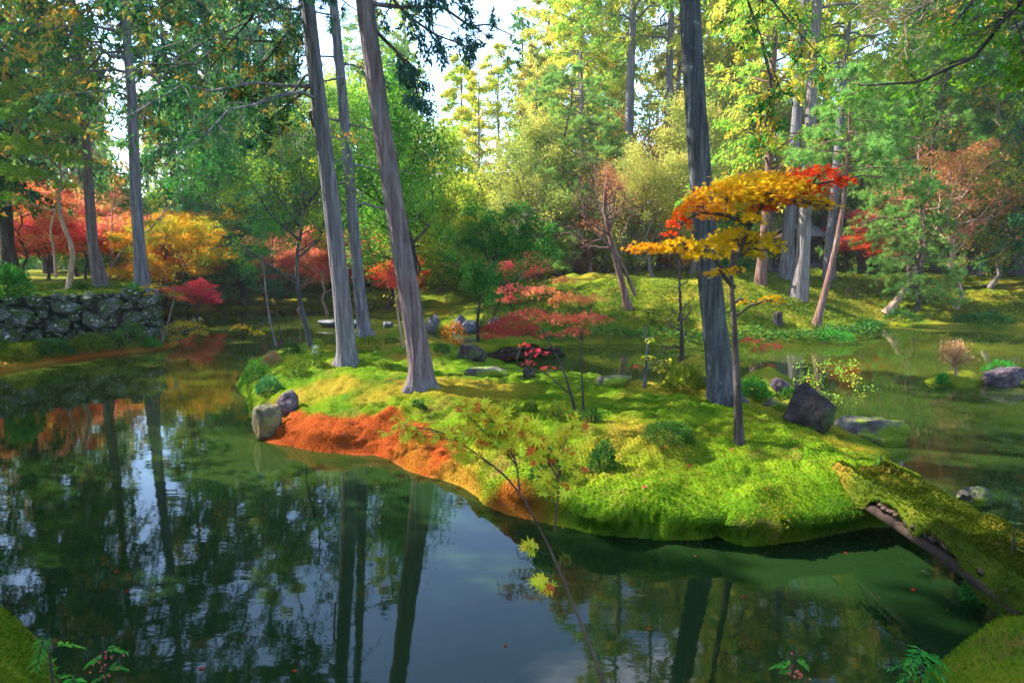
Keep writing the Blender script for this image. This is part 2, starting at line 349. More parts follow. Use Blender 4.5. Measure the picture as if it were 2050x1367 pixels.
isl_back = [(1900, 968, .4), (1850, 950, .4), (1790, 925, .35), (1740, 895, .3), (1690, 865, .3), (1640, 830, .3), (1590, 795, .3), (1540, 780, .3), (1480, 775, .3), (1420, 778, .3), (1340, 786, .25), (1280, 784, .25),
            (1220, 770, .25), (1150, 762, .25), (1095, 762, .25), (1060, 750, .25), (1035, 728, .25), (1000, 712, .25), (960, 694, .3), (900, 676, .3), (840, 664, .3), (760, 656, .3), (700, 660, .3),
            (640, 668, .3), (590, 690, .25), (530, 708, .15), (490, 735, .1), (478, 760, .05)]
ISL = chaikin(np.array([G(x, y, 0)[:2] for x, y in isl_front] + [G(x, y, z)[:2] for x, y, z in isl_back]), 1)
far_px = [(-150, 775), (0, 748), (100, 728), (200, 713), (300, 703), (345, 694), (358, 688), (345, 672), (322, 650), (306, 632), (335, 626), (390, 623), (450, 621), (520, 618), (580, 618), (640, 622), (700, 628),
          (760, 634), (820, 640), (880, 648), (940, 660), (1000, 676), (1050, 688), (1110, 691), (1200, 688), (1280, 689), (1350, 691), (1430, 694), (1500, 693), (1600, 691), (1690, 686), (1745, 678), (1768, 666),
          (1762, 652), (1780, 650), (1830, 654), (1900, 657), (1980, 660), (2050, 663), (2250, 672)]
FAR = np.array([(-45, 9.0), (-15, 10.4)] + [tuple(G(x, y, 0)[:2]) for x, y in far_px] + [(45, 16), (420, 14), (420, 420), (-420, 420), (-420, 9)])
NEAR = np.array([(-420, 9), (-14, 8.9), (-9.2, 7.9), (-6.6, 5.8)] + [tuple(G(x, y, .05)[:2]) for x, y in [(-150, 1195), (0, 1222), (62, 1258), (104, 1315), (112, 1390), (90, 1500)]] + [(-0.9, 1.7), (0.1, 1.35), (1.0, 1.6)]
                + [tuple(G(x, y, .05)[:2]) for x, y in [(1760, 1440), (1830, 1360), (1900, 1305), (1968, 1256), (2050, 1212), (2160, 1160), (2300, 1090)]] + [(6.5, 5.2), (9, 5.6), (420, 6), (420, -420), (-420, -420)])
TERR = np.array([(-9.75, 17.35), (-11.9, 15.15), (-14.2, 12.9), (-18, 12.3), (-60, 12), (-60, 34), (-18.5, 34), (-12.4, 21.5)])
ISLETS = [(np.array([G(1322, 770, 0), G(1345, 785, 0), G(1400, 790, 0), G(1440, 785, 0), G(1440, 750, 0), G(1380, 735, 0), G(1335, 750, 0)])[:, :2], .42),
          (np.array([G(1478, 800, 0), G(1540, 806, 0), G(1600, 790, 0), G(1590, 765, 0), G(1530, 752, 0), G(1480, 760, 0)])[:, :2], .3),
          (np.array([G(1845, 765, 0), G(1880, 774, 0), G(1940, 778, 0), G(1980, 770, 0), G(1965, 757, 0), G(1900, 750, 0), G(1860, 755, 0)])[:, :2], .2)]
def island_h(x, y):
    p = np.stack([np.ravel(x), np.ravel(y)], 1); d = sdf(p, ISL); d = d + .06 * np.clip(fbm(xy0(p[:, 0], p[:, 1], 2.1), 2), -1, .8) * (d < .5)
    fr = smooth((p[:, 0] + 1.0) / 2.2)           # right-hand front has a taller, steeper lip
    lip = .20 + .17 * fr
    h = lip * (1 - np.exp(-np.maximum(d, 0) / (.15 - .09 * fr))) + (.22 + .06 * (1 - fr)) * smooth(d / 1.5)
    def bump(px, py, z, r, a):
        c = G(px, py, z); return a * np.exp(-((p[:, 0] - c[0]) ** 2 + (p[:, 1] - c[1]) ** 2) / (r * r))
    h = h + bump(1320, 880, .55, .38, .13) + bump(1300, 985, .4, .30, .10) + bump(1520, 1010, .35, .22, .10) + bump(690, 735, .55, 1.1, .12) + bump(843, 775, .55, .7, .08)
    h = h + bump(1445, 805, .5, .6, .05) + bump(1690, 930, .5, .5, .10) + bump(1440, 1030, .3, .16, -.14) + bump(640, 845, .3, .35, .08) - bump(760, 850, .35, .2, .05) + bump(600, 760, .4, .5, .1)
    h = h + smooth(d / .25) * (.05 * fbm(xy0(p[:, 0], p[:, 1], 1.3), 2) + .045 * np.abs(fbm(xy0(p[:, 0], p[:, 1], 2.7), 2)) + .03 * fbm(xy0(p[:, 0], p[:, 1], 5.5), 2))
    h = np.where(d > 0, h, -.5 * smooth(-d / .25))
    return h, d
def land_h(x, y):
    p = np.stack([np.ravel(x), np.ravel(y)], 1); X, Y = p[:, 0], p[:, 1]
    h = np.full(len(p), -.6)
    d = sdf(p, FAR)
    A = .55 + .65 * smooth((X + 1.5) / 5)
    q = .13 * (1 - np.exp(-np.maximum(d, 0) / .06)) + A * smooth(d / 5.2) + .05 * np.maximum(Y - 42, 0) * smooth((Y - 42) / 30)
    q = q + smooth(d / 1.5) * (.17 * fbm(xy0(X, Y, .55), 3) + .13 * np.abs(fbm(xy0(X, Y, 1.3), 3)))
    h = np.where(d > 0, q, -.6 * smooth(-d / .3))
    dt = sdf(p, TERR)
    h = np.maximum(h, np.where(dt > -.02, 1.36 * smooth((dt + .02) / .06) + .04 * fbm(xy0(X, Y, 1.2), 2), -9))
    d = sdf(p, NEAR)
    q = .42 * (1 - np.exp(-np.maximum(d, 0) / .16)) + .55 * smooth(d / 1.7) + smooth(d / .3) * .05 * fbm(xy0(X, Y, 2.2), 3)
    h = np.where(d > 0, np.maximum(h, q), np.where((d > -.3) & (h < 0), np.maximum(h, -.6 * smooth(-d / .3)), h))
    for poly, hh in ISLETS:
        d = sdf(p, poly)
        h = np.where(d > 0, np.maximum(h, hh * (1 - np.exp(-d / .22)) + .05 * fbm(xy0(X, Y, 5), 2) * smooth(d / .2)), h)
    return h
def gz(x, y):
    x, y = np.atleast_1d(x), np.atleast_1d(y)
    hi, di = island_h(x, y); hl = land_h(x, y)
    return np.where(di > 0, hi, hl)
def gz1(x, y): return float(gz(x, y)[0])
def hit(px, py):
    """ground point seen at a pixel of the photograph"""
    d = raydir(px, py); t = np.concatenate([np.arange(1.2, 14, .02), np.arange(14, 60, .06)]) / d[1]
    q = np.array([0, 0, CAMZ]) + d * t[:, None]
    g = np.maximum(gz(q[:, 0], q[:, 1]), 0.0); k = np.argmax(q[:, 2] <= g + 1e-3)
    return np.array([q[k, 0], q[k, 1], g[k]])
def grid_mesh(name, xs, ys, hf, extra=None, keep=None):
    X, Y = np.meshgrid(xs, ys); h = hf(X, Y)
    v = np.stack([X.ravel(), Y.ravel(), h.ravel()], 1)
    nx, ny = len(xs), len(ys); i = np.arange(nx * ny).reshape(ny, nx)
    f = np.stack([i[:-1, :-1], i[:-1, 1:], i[1:, 1:], i[1:, :-1]], -1).reshape(-1, 4)
    return v, f
def axis_pts(lo, hi, a, b, fine, coarse_n):
    left = a - np.geomspace(fine, a - lo, coarse_n)[::-1]; right = b + np.geomspace(fine, hi - b, coarse_n)
    return np.concatenate([left, np.arange(a, b + 1e-6, fine), right])
xs = axis_pts(-420, 420, -16, 19, .11, 40); ys = axis_pts(-400, 420, -1, 32, .11, 40)
v, f = grid_mesh('ground', xs, ys, land_h)
dfar = sdf(v[:, :2], FAR); dnear = sdf(v[:, :2], NEAR)
nz = fbm(xy0(v[:, 0], v[:, 1], .8), 3)
red = np.clip(smooth((v[:, 0] + 6.5) / -1.0) * (dfar > -.1) * smooth((.75 + .3 * nz - dfar) / .25) * (v[:, 1] < 18.5), 0, 1) * .8
gold = np.clip(smooth((nz - .15) / .5) * .55 * (v[:, 1] > 10), 0, 1)
me = mesh_from('ground', v, f, {'redmoss': red, 'goldmoss': gold}, True)
o = mobj('ground', me, MATS['moss_bank']); tag(o, 'mossy banks and forest floor around the pond', None, kind='structure')
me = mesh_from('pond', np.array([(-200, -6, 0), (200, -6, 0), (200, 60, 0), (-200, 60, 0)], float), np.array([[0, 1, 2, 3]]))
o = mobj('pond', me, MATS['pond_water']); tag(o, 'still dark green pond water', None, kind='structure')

# moss island, fine mesh with a slightly overhanging lip
bx0, by0 = ISL.min(0) - .35; bx1, by1 = ISL.max(0) + .35
xs = np.arange(bx0, bx1, .04); ys = np.concatenate([np.arange(by0, 9.5, .03), np.arange(9.5, by1, .05)])
X, Y = np.meshgrid(xs, ys); h, d = island_h(X, Y)
h = h + smooth(d / .12) * (.034 * np.abs(fbm(xy0(X, Y, 8), 2)) + .014 * fbm(xy0(X, Y, 20), 2))
H2, D2 = h.reshape(X.shape), d.reshape(X.shape)
gy, gx = np.gradient(D2, ys, xs)
push = (.05 + .11 * smooth((X + 1.0) / 2.2)) * np.exp(-((H2 - .25) / .10) ** 2) * (D2 < .3) * (1 + 1.0 * fbm(xy0(X, Y, 2.5), 2).reshape(X.shape))
v = np.stack([(X - gx * push).ravel(), (Y - gy * push).ravel(), H2.ravel()], 1)
i = np.arange(X.size).reshape(X.shape); f = np.stack([i[:-1, :-1], i[:-1, 1:], i[1:, 1:], i[1:, :-1]], -1).reshape(-1, 4)
f = f[(D2.ravel()[f] > -.2).any(1)]
def island_masks(x, y, d):
    """where the red-capped and the golden moss grow"""
    n = fbm(xy0(x, y, 1.6), 3)
    c0, c1 = G(500, 860, .2), G(930, 960, .2)
    along = smooth((x - c0[0] + .1) / .2) * smooth((G(1130, 1040, .1)[0] + .1 - x) / .5)
    w = .40 * smooth((G(960, 960, .2)[0] - x) / .8 + .25) + .24
    front = y < 9.3 - .0 * x
    red = along * front * smooth((w + .22 * n - d) / .22) * (.75 + .25 * smooth((n + .4) / .5))
    red = red * np.where(x > c1[0], .9, 1)
    cg = G(1715, 880, .5)
    gold = np.exp(-(((x - cg[0]) / .55) ** 2 + ((y - cg[1]) / .3) ** 2)) * .8 + .8 * smooth((fbm(xy0(x + 7, y, .75), 3) + .05) / .5) * smooth((y - 5.6) / 1.2)
    return np.clip(red, 0, 1), np.clip(gold, 0, 1)
red, gold = island_masks(v[:, 0], v[:, 1], d)
me = mesh_from('moss_island', v, f, {'redmoss': red, 'goldmoss': gold}, True)
o = mobj('moss_island', me, MATS['moss']); tag(o, 'moss covered island in the pond with reddish moss along its left rim', None, kind='structure')
# moss sprigs: uncountable fuzz over the island and the near banks
def sprigs(name, pts, nz_, red, gold, size, label):
    rg = np.random.default_rng(5)
    N = len(pts); ax = nz_ + rg.normal(size=(N, 3)) * .55; no = rg.normal(size=(N, 3))
    t = np.clip(.30 + .22 * fbm(pts * np.array([1.7, 1.7, 0]), 3) + .12 * rg.normal(size=N), 0, .62)
    t = np.where(rg.random(N) < gold * .7, .54 + .08 * rg.random(N), t); t = np.where(rg.random(N) < red * 1.15, .68 + .32 * rg.random(N), t)
    L = size * (.6 + .8 * rg.random(N))
    vv, ff, tt = leafverts(rg, pts - nrm(ax) * .005, ax, no, L, L * .38, T_ND, t)
    o = mobj(name, mesh_from(name, vv, ff, {'tint': tt}), MATS['moss_sprig']); tag(o, label, None, kind='stuff')
rg = np.random.default_rng(11)
tri = v[f]; cen = tri.mean(1); nrmf = nrm(np.cross(tri[:, 2] - tri[:, 0], tri[:, 3] - tri[:, 1]))
area = np.linalg.norm(np.cross(tri[:, 2] - tri[:, 0], tri[:, 3] - tri[:, 1]), axis=1) / 2
wgt = area * (cen[:, 2] > .02) * np.clip(7.5 / cen[:, 1], .25, 1.4) ** 2; wgt /= wgt.sum()
pick = rg.choice(len(f), 330000, p=wgt); ww = rg.dirichlet([1, 1, 1, 1], len(pick))
pp = (tri[pick] * ww[:, :, None]).sum(1)
rr_, gg_ = island_masks(pp[:, 0], pp[:, 1], sdf(pp[:, :2], ISL))
sprigs('moss_tufts', pp, nrmf[pick], rr_, gg_, .018, 'short fuzzy moss covering the island')
pl = []
for lo, hi, n in (((-4.5, 1.0), (-1.2, 4.8), 60000), ((1.2, 1.4), (4.8, 5.6), 60000)):
    q = np.stack([rg.uniform(lo[0], hi[0], n), rg.uniform(lo[1], hi[1], n)], 1); q = q[sdf(q, NEAR) > .02]; pl.append(q)
q = np.concatenate(pl); hz = land_h(q[:, 0], q[:, 1]); e = .03
nn = nrm(np.stack([-(land_h(q[:, 0] + e, q[:, 1]) - hz) / e, -(land_h(q[:, 0], q[:, 1] + e) - hz) / e, np.ones(len(q))], 1))
sprigs('moss_tufts', np.column_stack([q, hz]), nn, np.zeros(len(q)), 0 * np.ones(len(q)), .02, 'short fuzzy moss covering the near bank')

# ------------------------------------------------------------------ plant generators (each returns meshes around the origin)
def polyline(pts, K=12):
    pts = np.asarray(pts, float); s = np.concatenate([[0], np.cumsum(np.linalg.norm(np.diff(pts, axis=0), axis=1))]); s /= s[-1]
    # Catmull-Rom style smoothing through dense linear interpolation + box blur
    t = np.linspace(0, 1, 60); q = np.stack([np.interp(t, s, pts[:, k]) for k in range(3)], 1)
    for _ in range(6):
        q[1:-1] = (q[:-2] + q[1:-1] * 2 + q[2:]) / 4
    return np.stack([np.interp(np.linspace(0, 1, K), t, q[:, k]) for k in range(3)], 1)
def needles(rg, pos, axis, n, L, w, tint, cone=.75):
    pos = np.repeat(pos, n, 0); ax = nrm(np.repeat(nrm(axis), n, 0) + rg.normal(size=(len(pos), 3)) * cone)
    t = np.clip(np.repeat(tint, n) + .1 * rg.normal(size=len(pos)), 0, 1)
    LL = L * (.7 + .5 * rg.random(len(pos)))
    return leafverts(rg, pos, ax, rg.normal(size=(len(pos), 3)), LL, w, T_ND, t)
def spray(rg, twigs, per, L, w, jit, down=.35, tip=.0, base=.35, sd=.2, T=T_RH, grp=None, along=(.1, 1.05)):
    """leaves strung along twigs; tint varies by twig, a share 'tip' of the twigs has turned colour"""
    n = len(twigs); idx = np.repeat(np.arange(n), per)
    pos, t, _, _ = lerp_poly(twigs[idx], rg.uniform(along[0], min(along[1], 1), len(idx)))
    pos = pos + rg.normal(size=pos.shape) * jit
    ax = t * .7 + rg.normal(size=pos.shape) * .55; ax[:, 2] -= down
    no = rg.normal(size=pos.shape) * .7 + np.array([0, 0, 1.0])
    tw = np.clip(base + sd * rg.normal(size=n), 0, .8)
    if tip: tw = np.where(rg.random(n) < tip, .85 + .15 * rg.random(n), tw)
    tt = np.clip(tw[idx] + .09 * rg.normal(size=len(idx)), 0, 1)
    LL = L * (.6 + .8 * rg.random(len(idx)))
    return leafverts(rg, pos, ax, no, LL, LL * w, T, tt)
def conifer(seed, h, r0, start, nb, blen, rise=.15, droop=.45, per=16, nsub=5, leaf=.2, wid=.34, tip=.22, mode='spray', trunk=None, lean=.02, taperp=.75, top=1.0, azs=None, bare=0.0, base=.35, S=10):
    rg = np.random.default_rng(seed)
    K = 14; s = np.linspace(0, 1, K)
    if trunk is None:
        tp = np.stack([np.cumsum(rg.normal(size=K)) * lean * h / K, np.cumsum(rg.normal(size=K)) * lean * h / K, s * h], 1); tp[0, :2] = 0
    else: tp = polyline(trunk, K)
    tr = r0 * (1 - .86 * s ** 1.1) * (1 + .45 * np.exp(-s * h / .25))
    mt = MB(); v_, f_ = tubes(tp[None], tr[None], S); mt.add(v_, f_)
    u = (np.arange(nb) + rg.random(nb)) / nb; tf = start + (top - start) * u
    bp, bt, bi, br = lerp_poly(np.repeat(tp[None], nb, 0), tf)
    az = (np.arange(nb) * 2.399 + rg.normal(size=nb) * .5) if azs is None else rg.uniform(azs[0], azs[1], nb)
    L = blen * (.28 + .72 * (1 - u) ** taperp) * (.6 + .6 * rg.random(nb))
    a = np.stack([np.sin(az), np.cos(az), np.zeros(nb)], 1)
    q = np.linspace(0, 1, 7)[None, :, None]
    ri = rise * (1 + .5 * rg.normal(size=nb)); dr = droop * (1 + .3 * rg.normal(size=nb))
    bl = bp[:, None] + a[:, None] * L[:, None, None] * q + np.array([0, 0, 1.0]) * L[:, None, None] * (ri[:, None, None] * q - dr[:, None, None] * q * q)
    side = np.cross(a, np.array([0, 0, 1.0])); bl = bl + side[:, None] * (rg.normal(size=(nb, 1, 1)) * .18 * L[:, None, None] * q * q)
    w = rg.normal(size=bl.shape) * .022 * L[:, None, None]; w[:, 0] = 0; bl = bl + w
    brad = (np.interp(tf, s, tr) * .30 + .012)[:, None] * (1 - .8 * np.linspace(0, 1, 7)[None])
    v_, f_ = tubes(bl, brad, 5); mt.add(v_, f_)
    keep = rg.random(nb) >= bare
    bl2, brad2 = bl[keep], brad[keep]
    sb, sr, _ = spawn(rg, bl2, brad2, nsub, .22, 1.0, .42, 48, up=-.05, flat=.35, bend=(0, 0, -.22), K=4, wob=.05, rf=.5)
    v_, f_ = tubes(sb, sr, 3); mt.add(v_, f_)
    mc = MB()
    if mode == 'spray':
        mc.add(*spray(rg, sb, per, leaf, wid, leaf * .42, tip=tip, base=base))
        mc.add(*spray(rg, bl2, per, leaf, wid, leaf * .45, tip=tip, base=base, along=(.45, 1)))
    else:
        tw, twr, _ = spawn(rg, sb, sr, 3, .35, 1.0, .5, 45, up=.25, flat=.6, K=3)
        v_, f_ = tubes(tw, twr, 3); mt.add(v_, f_)
        ends = np.concatenate([tw[:, -1], tw[:, 1], sb[:, -1]]); axs = np.concatenate([tw[:, -1] - tw[:, -2], tw[:, -1] - tw[:, -2], sb[:, -1] - sb[:, -2]])
        axs = nrm(axs) + np.array([0, 0, .5])
        tn = np.clip(base + .2 * rg.normal(size=len(ends)), 0, 1)
        mc.add(*needles(rg, ends, axs, per, leaf, wid, tn))
    return mt.mesh('trunk', True), mc.mesh('crown')
def broadleaf(seed, h, r0, nl=7, n2=5, n3=5, per=14, leaf=.07, wid=.6, spreadf=.6, ang=50, up=.35, flat=.9, start=.3, trunk=None, T=T_RH, jit=.09, base=.4, sd=.22, bend=0.0, down=.25, tip=.0, normal_up=0.0, K1=5, limbs=None):
    rg = np.random.default_rng(seed); K = 10; s = np.linspace(0, 1, K)
    if trunk is None:
        tp = np.stack([np.cumsum(rg.normal(size=K)) * .05 * h / 2, np.cumsum(rg.normal(size=K)) * .05 * h / 2, s * h * .8], 1); tp[0, :2] = 0
    else: tp = polyline(trunk, K)
    tr = r0 * (1 - .7 * s) * (1 + .5 * np.exp(-s * h / .15))
    mt = MB(); v_, f_ = tubes(tp[None], tr[None], 8); mt.add(v_, f_)
    l1, r1, _ = spawn(rg, tp[None], tr[None], nl, start, 1.0, spreadf, ang, up=up, flat=flat, bend=(0, 0, bend), K=K1, wob=.07)
    if limbs is not None:
        lq = np.stack([polyline(x, K1) for x in limbs]); l1 = np.concatenate([l1, lq]) if nl else lq
        lr = r0 * .5 * np.linspace(1, .3, K1)[None].repeat(len(lq), 0); r1 = np.concatenate([r1, lr]) if nl else lr
    v_, f_ = tubes(l1, r1, 6); mt.add(v_, f_)
    l2, r2, _ = spawn(rg, l1, r1, n2, .25, 1.0, .55, 48, up=up * .5, flat=flat, bend=(0, 0, bend), K=4, wob=.07)
    v_, f_ = tubes(l2, r2, 4); mt.add(v_, f_)
    l3, r3, _ = spawn(rg, l2, r2, n3, .2, 1.0, .5, 50, up=up * .25, flat=flat, bend=(0, 0, bend * 1.5), K=3, wob=.06)
    v_, f_ = tubes(l3, r3, 3); mt.add(v_, f_)
    mc = MB()
    if per:
        n = len(l3); idx = np.repeat(np.arange(n), per)
        pos, t, _, _ = lerp_poly(l3[idx], rg.uniform(.2, 1, len(idx)))
        pos = pos + rg.normal(size=pos.shape) * jit * np.array([1, 1, .45 if normal_up else .9])
        ax = t * .5 + rg.normal(size=pos.shape) * .6; ax[:, 2] -= down
        no = rg.normal(size=pos.shape) * (.45 if normal_up else .8) + np.array([0, 0, 1.0])
        tw = np.clip(base + sd * rg.normal(size=len(l2)), 0, 1); tw = np.repeat(tw, n3)
        if tip: tw = np.where(rg.random(n) < tip, .9 + .1 * rg.random(n), tw)
        tt = np.clip(tw[idx] + .1 * rg.normal(size=len(idx)), 0, 1)
        LL = leaf * (.65 + .7 * rg.random(len(idx)))
        mc.add(*leafverts(rg, pos, ax, no, LL, LL * wid, T, tt))
    return mt.mesh('trunk', True), (mc.mesh('crown') if per else None)
def put(name, meshes, loc, rz, sc, trunkmat, leafm, label, cat, group=None):
    e = empty(name, loc, rz, sc); tag(e, label, cat, group)
    mobj('trunk', meshes[0], MATS[trunkmat], e)
    if meshes[1] is not None: mobj('crown', meshes[1], MATS[leafm], e)
    return e
def ground_at(px, Y):
    x = P(px, 500, Y)[0]; return np.array([x, Y, max(gz1(x, Y), 0) - .03])

# ------------------------------------------------------------------ the four great trunks on the island: bark with real fissures
def great_trunk(seed, base, top, h, r0, fiss=.075, flare=.75, roots=6):
    rg = np.random.default_rng(seed); K, S = 210, 84
    base, top = np.array(base, float), np.array(top, float); d = (top - base) / (top[2] - base[2])
    s = np.linspace(0, 1, K) ** 1.35; zz = -.15 + s * (h + .15)
    c = base + d * zz[:, None]; c[:, 0] += .05 * np.sin(zz * .55 + seed); c[:, 1] += .04 * np.sin(zz * .4 + seed * 2)
    a = np.arange(S) / S * 2 * np.pi
    r = r0 * (1 - .62 * (zz / h).clip(0, 1))
    A, Z = np.meshgrid(a, zz); rad = np.repeat(r[:, None], S, 1)
    root = np.maximum(0, np.cos(A * roots / 2 + rg.random() * 6 + .6 * np.sin(A * 2 + seed))) ** 2
    rad = rad * (1 + flare * np.exp(-np.maximum(Z, 0) / .15) * (.4 + 1.0 * root) + .12 * np.exp(-np.maximum(Z, 0) / .9))
    tw = A + .12 * np.sin(Z * .8 + seed)
    pts = np.stack([np.cos(tw).ravel() * 7.5, np.sin(tw).ravel() * 7.5, Z.ravel() * 1.1], 1)
    n = fbm(pts + seed * 3.1, 3).reshape(K, S); n2 = vnoise(pts * np.array([2.3, 2.3, 1.6]) + 9).reshape(K, S)
    rad = rad * (1 - fiss * (1 - np.abs(n)) ** 3 * 1.2 + fiss * .35 * n2 + .04 * np.sin(A * 3 + Z * .7 + seed))
    dirx = np.stack([np.cos(A), np.sin(A), np.zeros_like(A)], -1)
    v = c[:, None] + dirx * rad[..., None]
    i = np.arange(K * S).reshape(K, S); nx = np.roll(i, -1, 1)
    f = np.stack([i[:-1], nx[:-1], nx[1:], i[1:]], -1).reshape(-1, 4)
    return v.reshape(-1, 3), f, lambda q: base + d * q
def crown_on(seed, base, top, h, start_z, nb, blen, mode, leaf, wid, per, nsub, rise, droop, bare=0, tip=.2, taperp=.6, azs=None, r0=.055, basec=.35, upto=1.0):
    base, top = np.array(base, float), np.array(top, float); d = (top - base) / (top[2] - base[2])
    tk = [base + d * z - base for z in np.linspace(start_z, h, 5)]
    return conifer(seed, h - start_z, r0, 0.0, nb, blen, rise, droop, per, nsub, leaf, wid, tip, mode, trunk=tk, bare=bare, taperp=taperp, azs=azs, base=basec, top=upto)
def great_tree(name, seed, bpx, tpx, h, r0, mat, label, crowns, **kw):
    b = hit(*bpx); t = P(tpx[0], tpx[1], b[1] + .15); e = empty(name, b); tag(e, label, 'tree', 'tall conifers on the moss island')
    v_, f_, at = great_trunk(seed, (0, 0, 0), t - b, h, r0, **kw)
    mobj('trunk', mesh_from('trunk', v_, f_, {'tint': np.zeros(len(v_))}, True), MATS[mat], e)
    for c in crowns:
        m = dict(c); lm = m.pop('mat'); tr, cr = crown_on(seed + 50 + m.get('k', 0), (0, 0, 0), t - b, h, **{k: x for k, x in m.items() if k != 'k'})
        mobj('limbs', tr, MATS[mat], e); mobj('crown', cr, MATS[lm], e)
    return b, t, e
b1, t1, e1 = great_tree('cypress_tree', 1, (690, 733), (622, 0), 15, .15, 'bark_grey', 'grey leaning conifer trunk nearer the stone wall, foot split by a dark hollow', [
    dict(start_z=4.0, nb=15, upto=.34, blen=3.4, mode='spray', leaf=.10, wid=.4, per=28, nsub=10, rise=.05, droop=.5, bare=.1, tip=.14, mat='cypress_dark', azs=(R(170), R(330)), taperp=.3),
    dict(start_z=8.2, nb=17, blen=2.6, mode='spray', leaf=.12, wid=.4, per=26, nsub=9, rise=.2, droop=.4, bare=.2, tip=.14, mat='cypress_dark', k=1)])
b2, t2, e2 = great_tree('cypress_tree', 2, (843, 775), (737, 0), 14, .158, 'bark_brown', 'thick reddish brown conifer trunk leaning on the open moss, with fissured bark', [
    dict(start_z=5.9, nb=34, blen=3.5, mode='pine', leaf=.17, wid=.018, per=22, nsub=9, rise=.25, droop=.25, bare=.05, mat='pine_blue', taperp=.35),
    dict(start_z=5.3, nb=5, blen=2.6, mode='pine', leaf=.14, wid=.013, per=18, nsub=6, rise=.05, droop=.22, mat='pine_blue', azs=(R(70), R(120)), taperp=.1, k=1)])
b3, t3, e3 = great_tree('cypress_tree', 3, (1444, 803), (1388, 0), 14, .155, 'bark_lichen', 'dark conifer trunk with grey lichen standing behind the orange and red maple', [
    dict(start_z=6.2, nb=30, blen=2.7, mode='spray', leaf=.12, wid=.4, per=28, nsub=9, rise=.2, droop=.5, bare=.1, mat='cypress', taperp=.4)])
b4, t4, e4 = great_tree('cypress_tree', 4, (733, 672), (663, 0), 15, .14, 'bark_grey', 'slender grey conifer at the back of the island with many dead side branches', [
    dict(start_z=2.9, nb=44, blen=1.7, mode='spray', leaf=.15, wid=.4, per=14, nsub=6, rise=.15, droop=.35, bare=.72, tip=.1, mat='cypress_dark', taperp=.2)])

# ------------------------------------------------------------------ forest behind the pond: kinds built once, then copied
KINDS = {}
def kind(key, fn):
    KINDS[key] = fn
def get(key):
    m = KINDS[key]
    if callable(m): m = KINDS[key] = m()
    return m
kind('cyp_a', lambda: conifer(21, 16, .20, .16, 66, 3.1, .10, .42, 36, 10, .18, .42, .2))
kind('cyp_b', lambda: conifer(22, 18, .21, .26, 62, 3.4, .12, .50, 36, 10, .19, .42, .24))
kind('cyp_c', lambda: conifer(23, 14, .18, .06, 74, 2.7, .05, .40, 36, 10, .17, .42, .22))
kind('cyp_near', lambda: conifer(26, 16.5, .155, .34, 56, 3.1, .14, .50, 40, 11, .14, .42, .2))
kind('cyp_bare', lambda: conifer(24, 20, .23, .46, 50, 3.3, .20, .38, 28, 9, .18, .42, .25, bare=.25))
kind('cyp_open', lambda: conifer(25, 17, .18, .22, 60, 2.9, .40, .28, 28, 9, .17, .42, .3, bare=.15))
kind('pine_a', lambda: conifer(31, 9, .12, .18, 48, 2.7, .15, .22, 18, 8, .20, .022, mode='pine', lean=.12, taperp=.5))
kind('pine_b', lambda: conifer(32, 7, .10, .12, 46, 2.5, .10, .20, 18, 8, .20, .022, mode='pine', lean=.15, taperp=.5))
kind('pine_low', lambda: conifer(33, 3.2, .10, .12, 40, 2.2, .10, .16, 18, 8, .17, .020, mode='pine', lean=.3, taperp=.35))
kind('broad_a', lambda: broadleaf(41, 8, .11, 14, 8, 8, 24, .105, .6, .55, 45, .30, .9, .16, jit=.2))
kind('broad_b', lambda: broadleaf(42, 6, .085, 14, 8, 8, 22, .09, .6, .6, 50, .26, .8, .16, jit=.17))
kind('broad_c', lambda: broadleaf(43, 10, .14, 15, 8, 8, 24, .125, .6, .5, 42, .35, .9, .15, jit=.25))
kind('bush', lambda: broadleaf(44, 3.4, .05, 17, 8, 8, 20, .105, .6, .8, 60, .15, .8, .05, jit=.17))
kind('maple_a', lambda: broadleaf(51, 2.9, .05, 11, 8, 8, 21, .05, 1.0, .85, 62, .10, .13, .30, T=T_ST5, jit=.085, normal_up=1, bend=-.06, base=.45, sd=.3))
kind('maple_b', lambda: broadleaf(52, 3.6, .06, 12, 8, 8, 21, .052, 1.0, .8, 58, .12, .13, .28, T=T_ST5, jit=.12, normal_up=1, bend=-.1, base=.4, sd=.3))
kind('maple_c', lambda: broadleaf(53, 2.2, .045, 11, 8, 8, 16, .046, 1.0, .95, 68, .06, .11, .25, T=T_ST5, jit=.10, normal_up=1, bend=-.12, base=.5, sd=.3))
kind('maple_thin', lambda: broadleaf(54, 5.2, .06, 13, 7, 7, 9, .055, 1.0, .6, 45, .28, .5, .25, T=T_ST5, jit=.12, normal_up=1, base=.45, sd=.3))
kind('twiggy', lambda: broadleaf(61, 5, .07, 12, 7, 8, 3, .05, .5, .6, 45, .3, .9, .3, jit=.1))
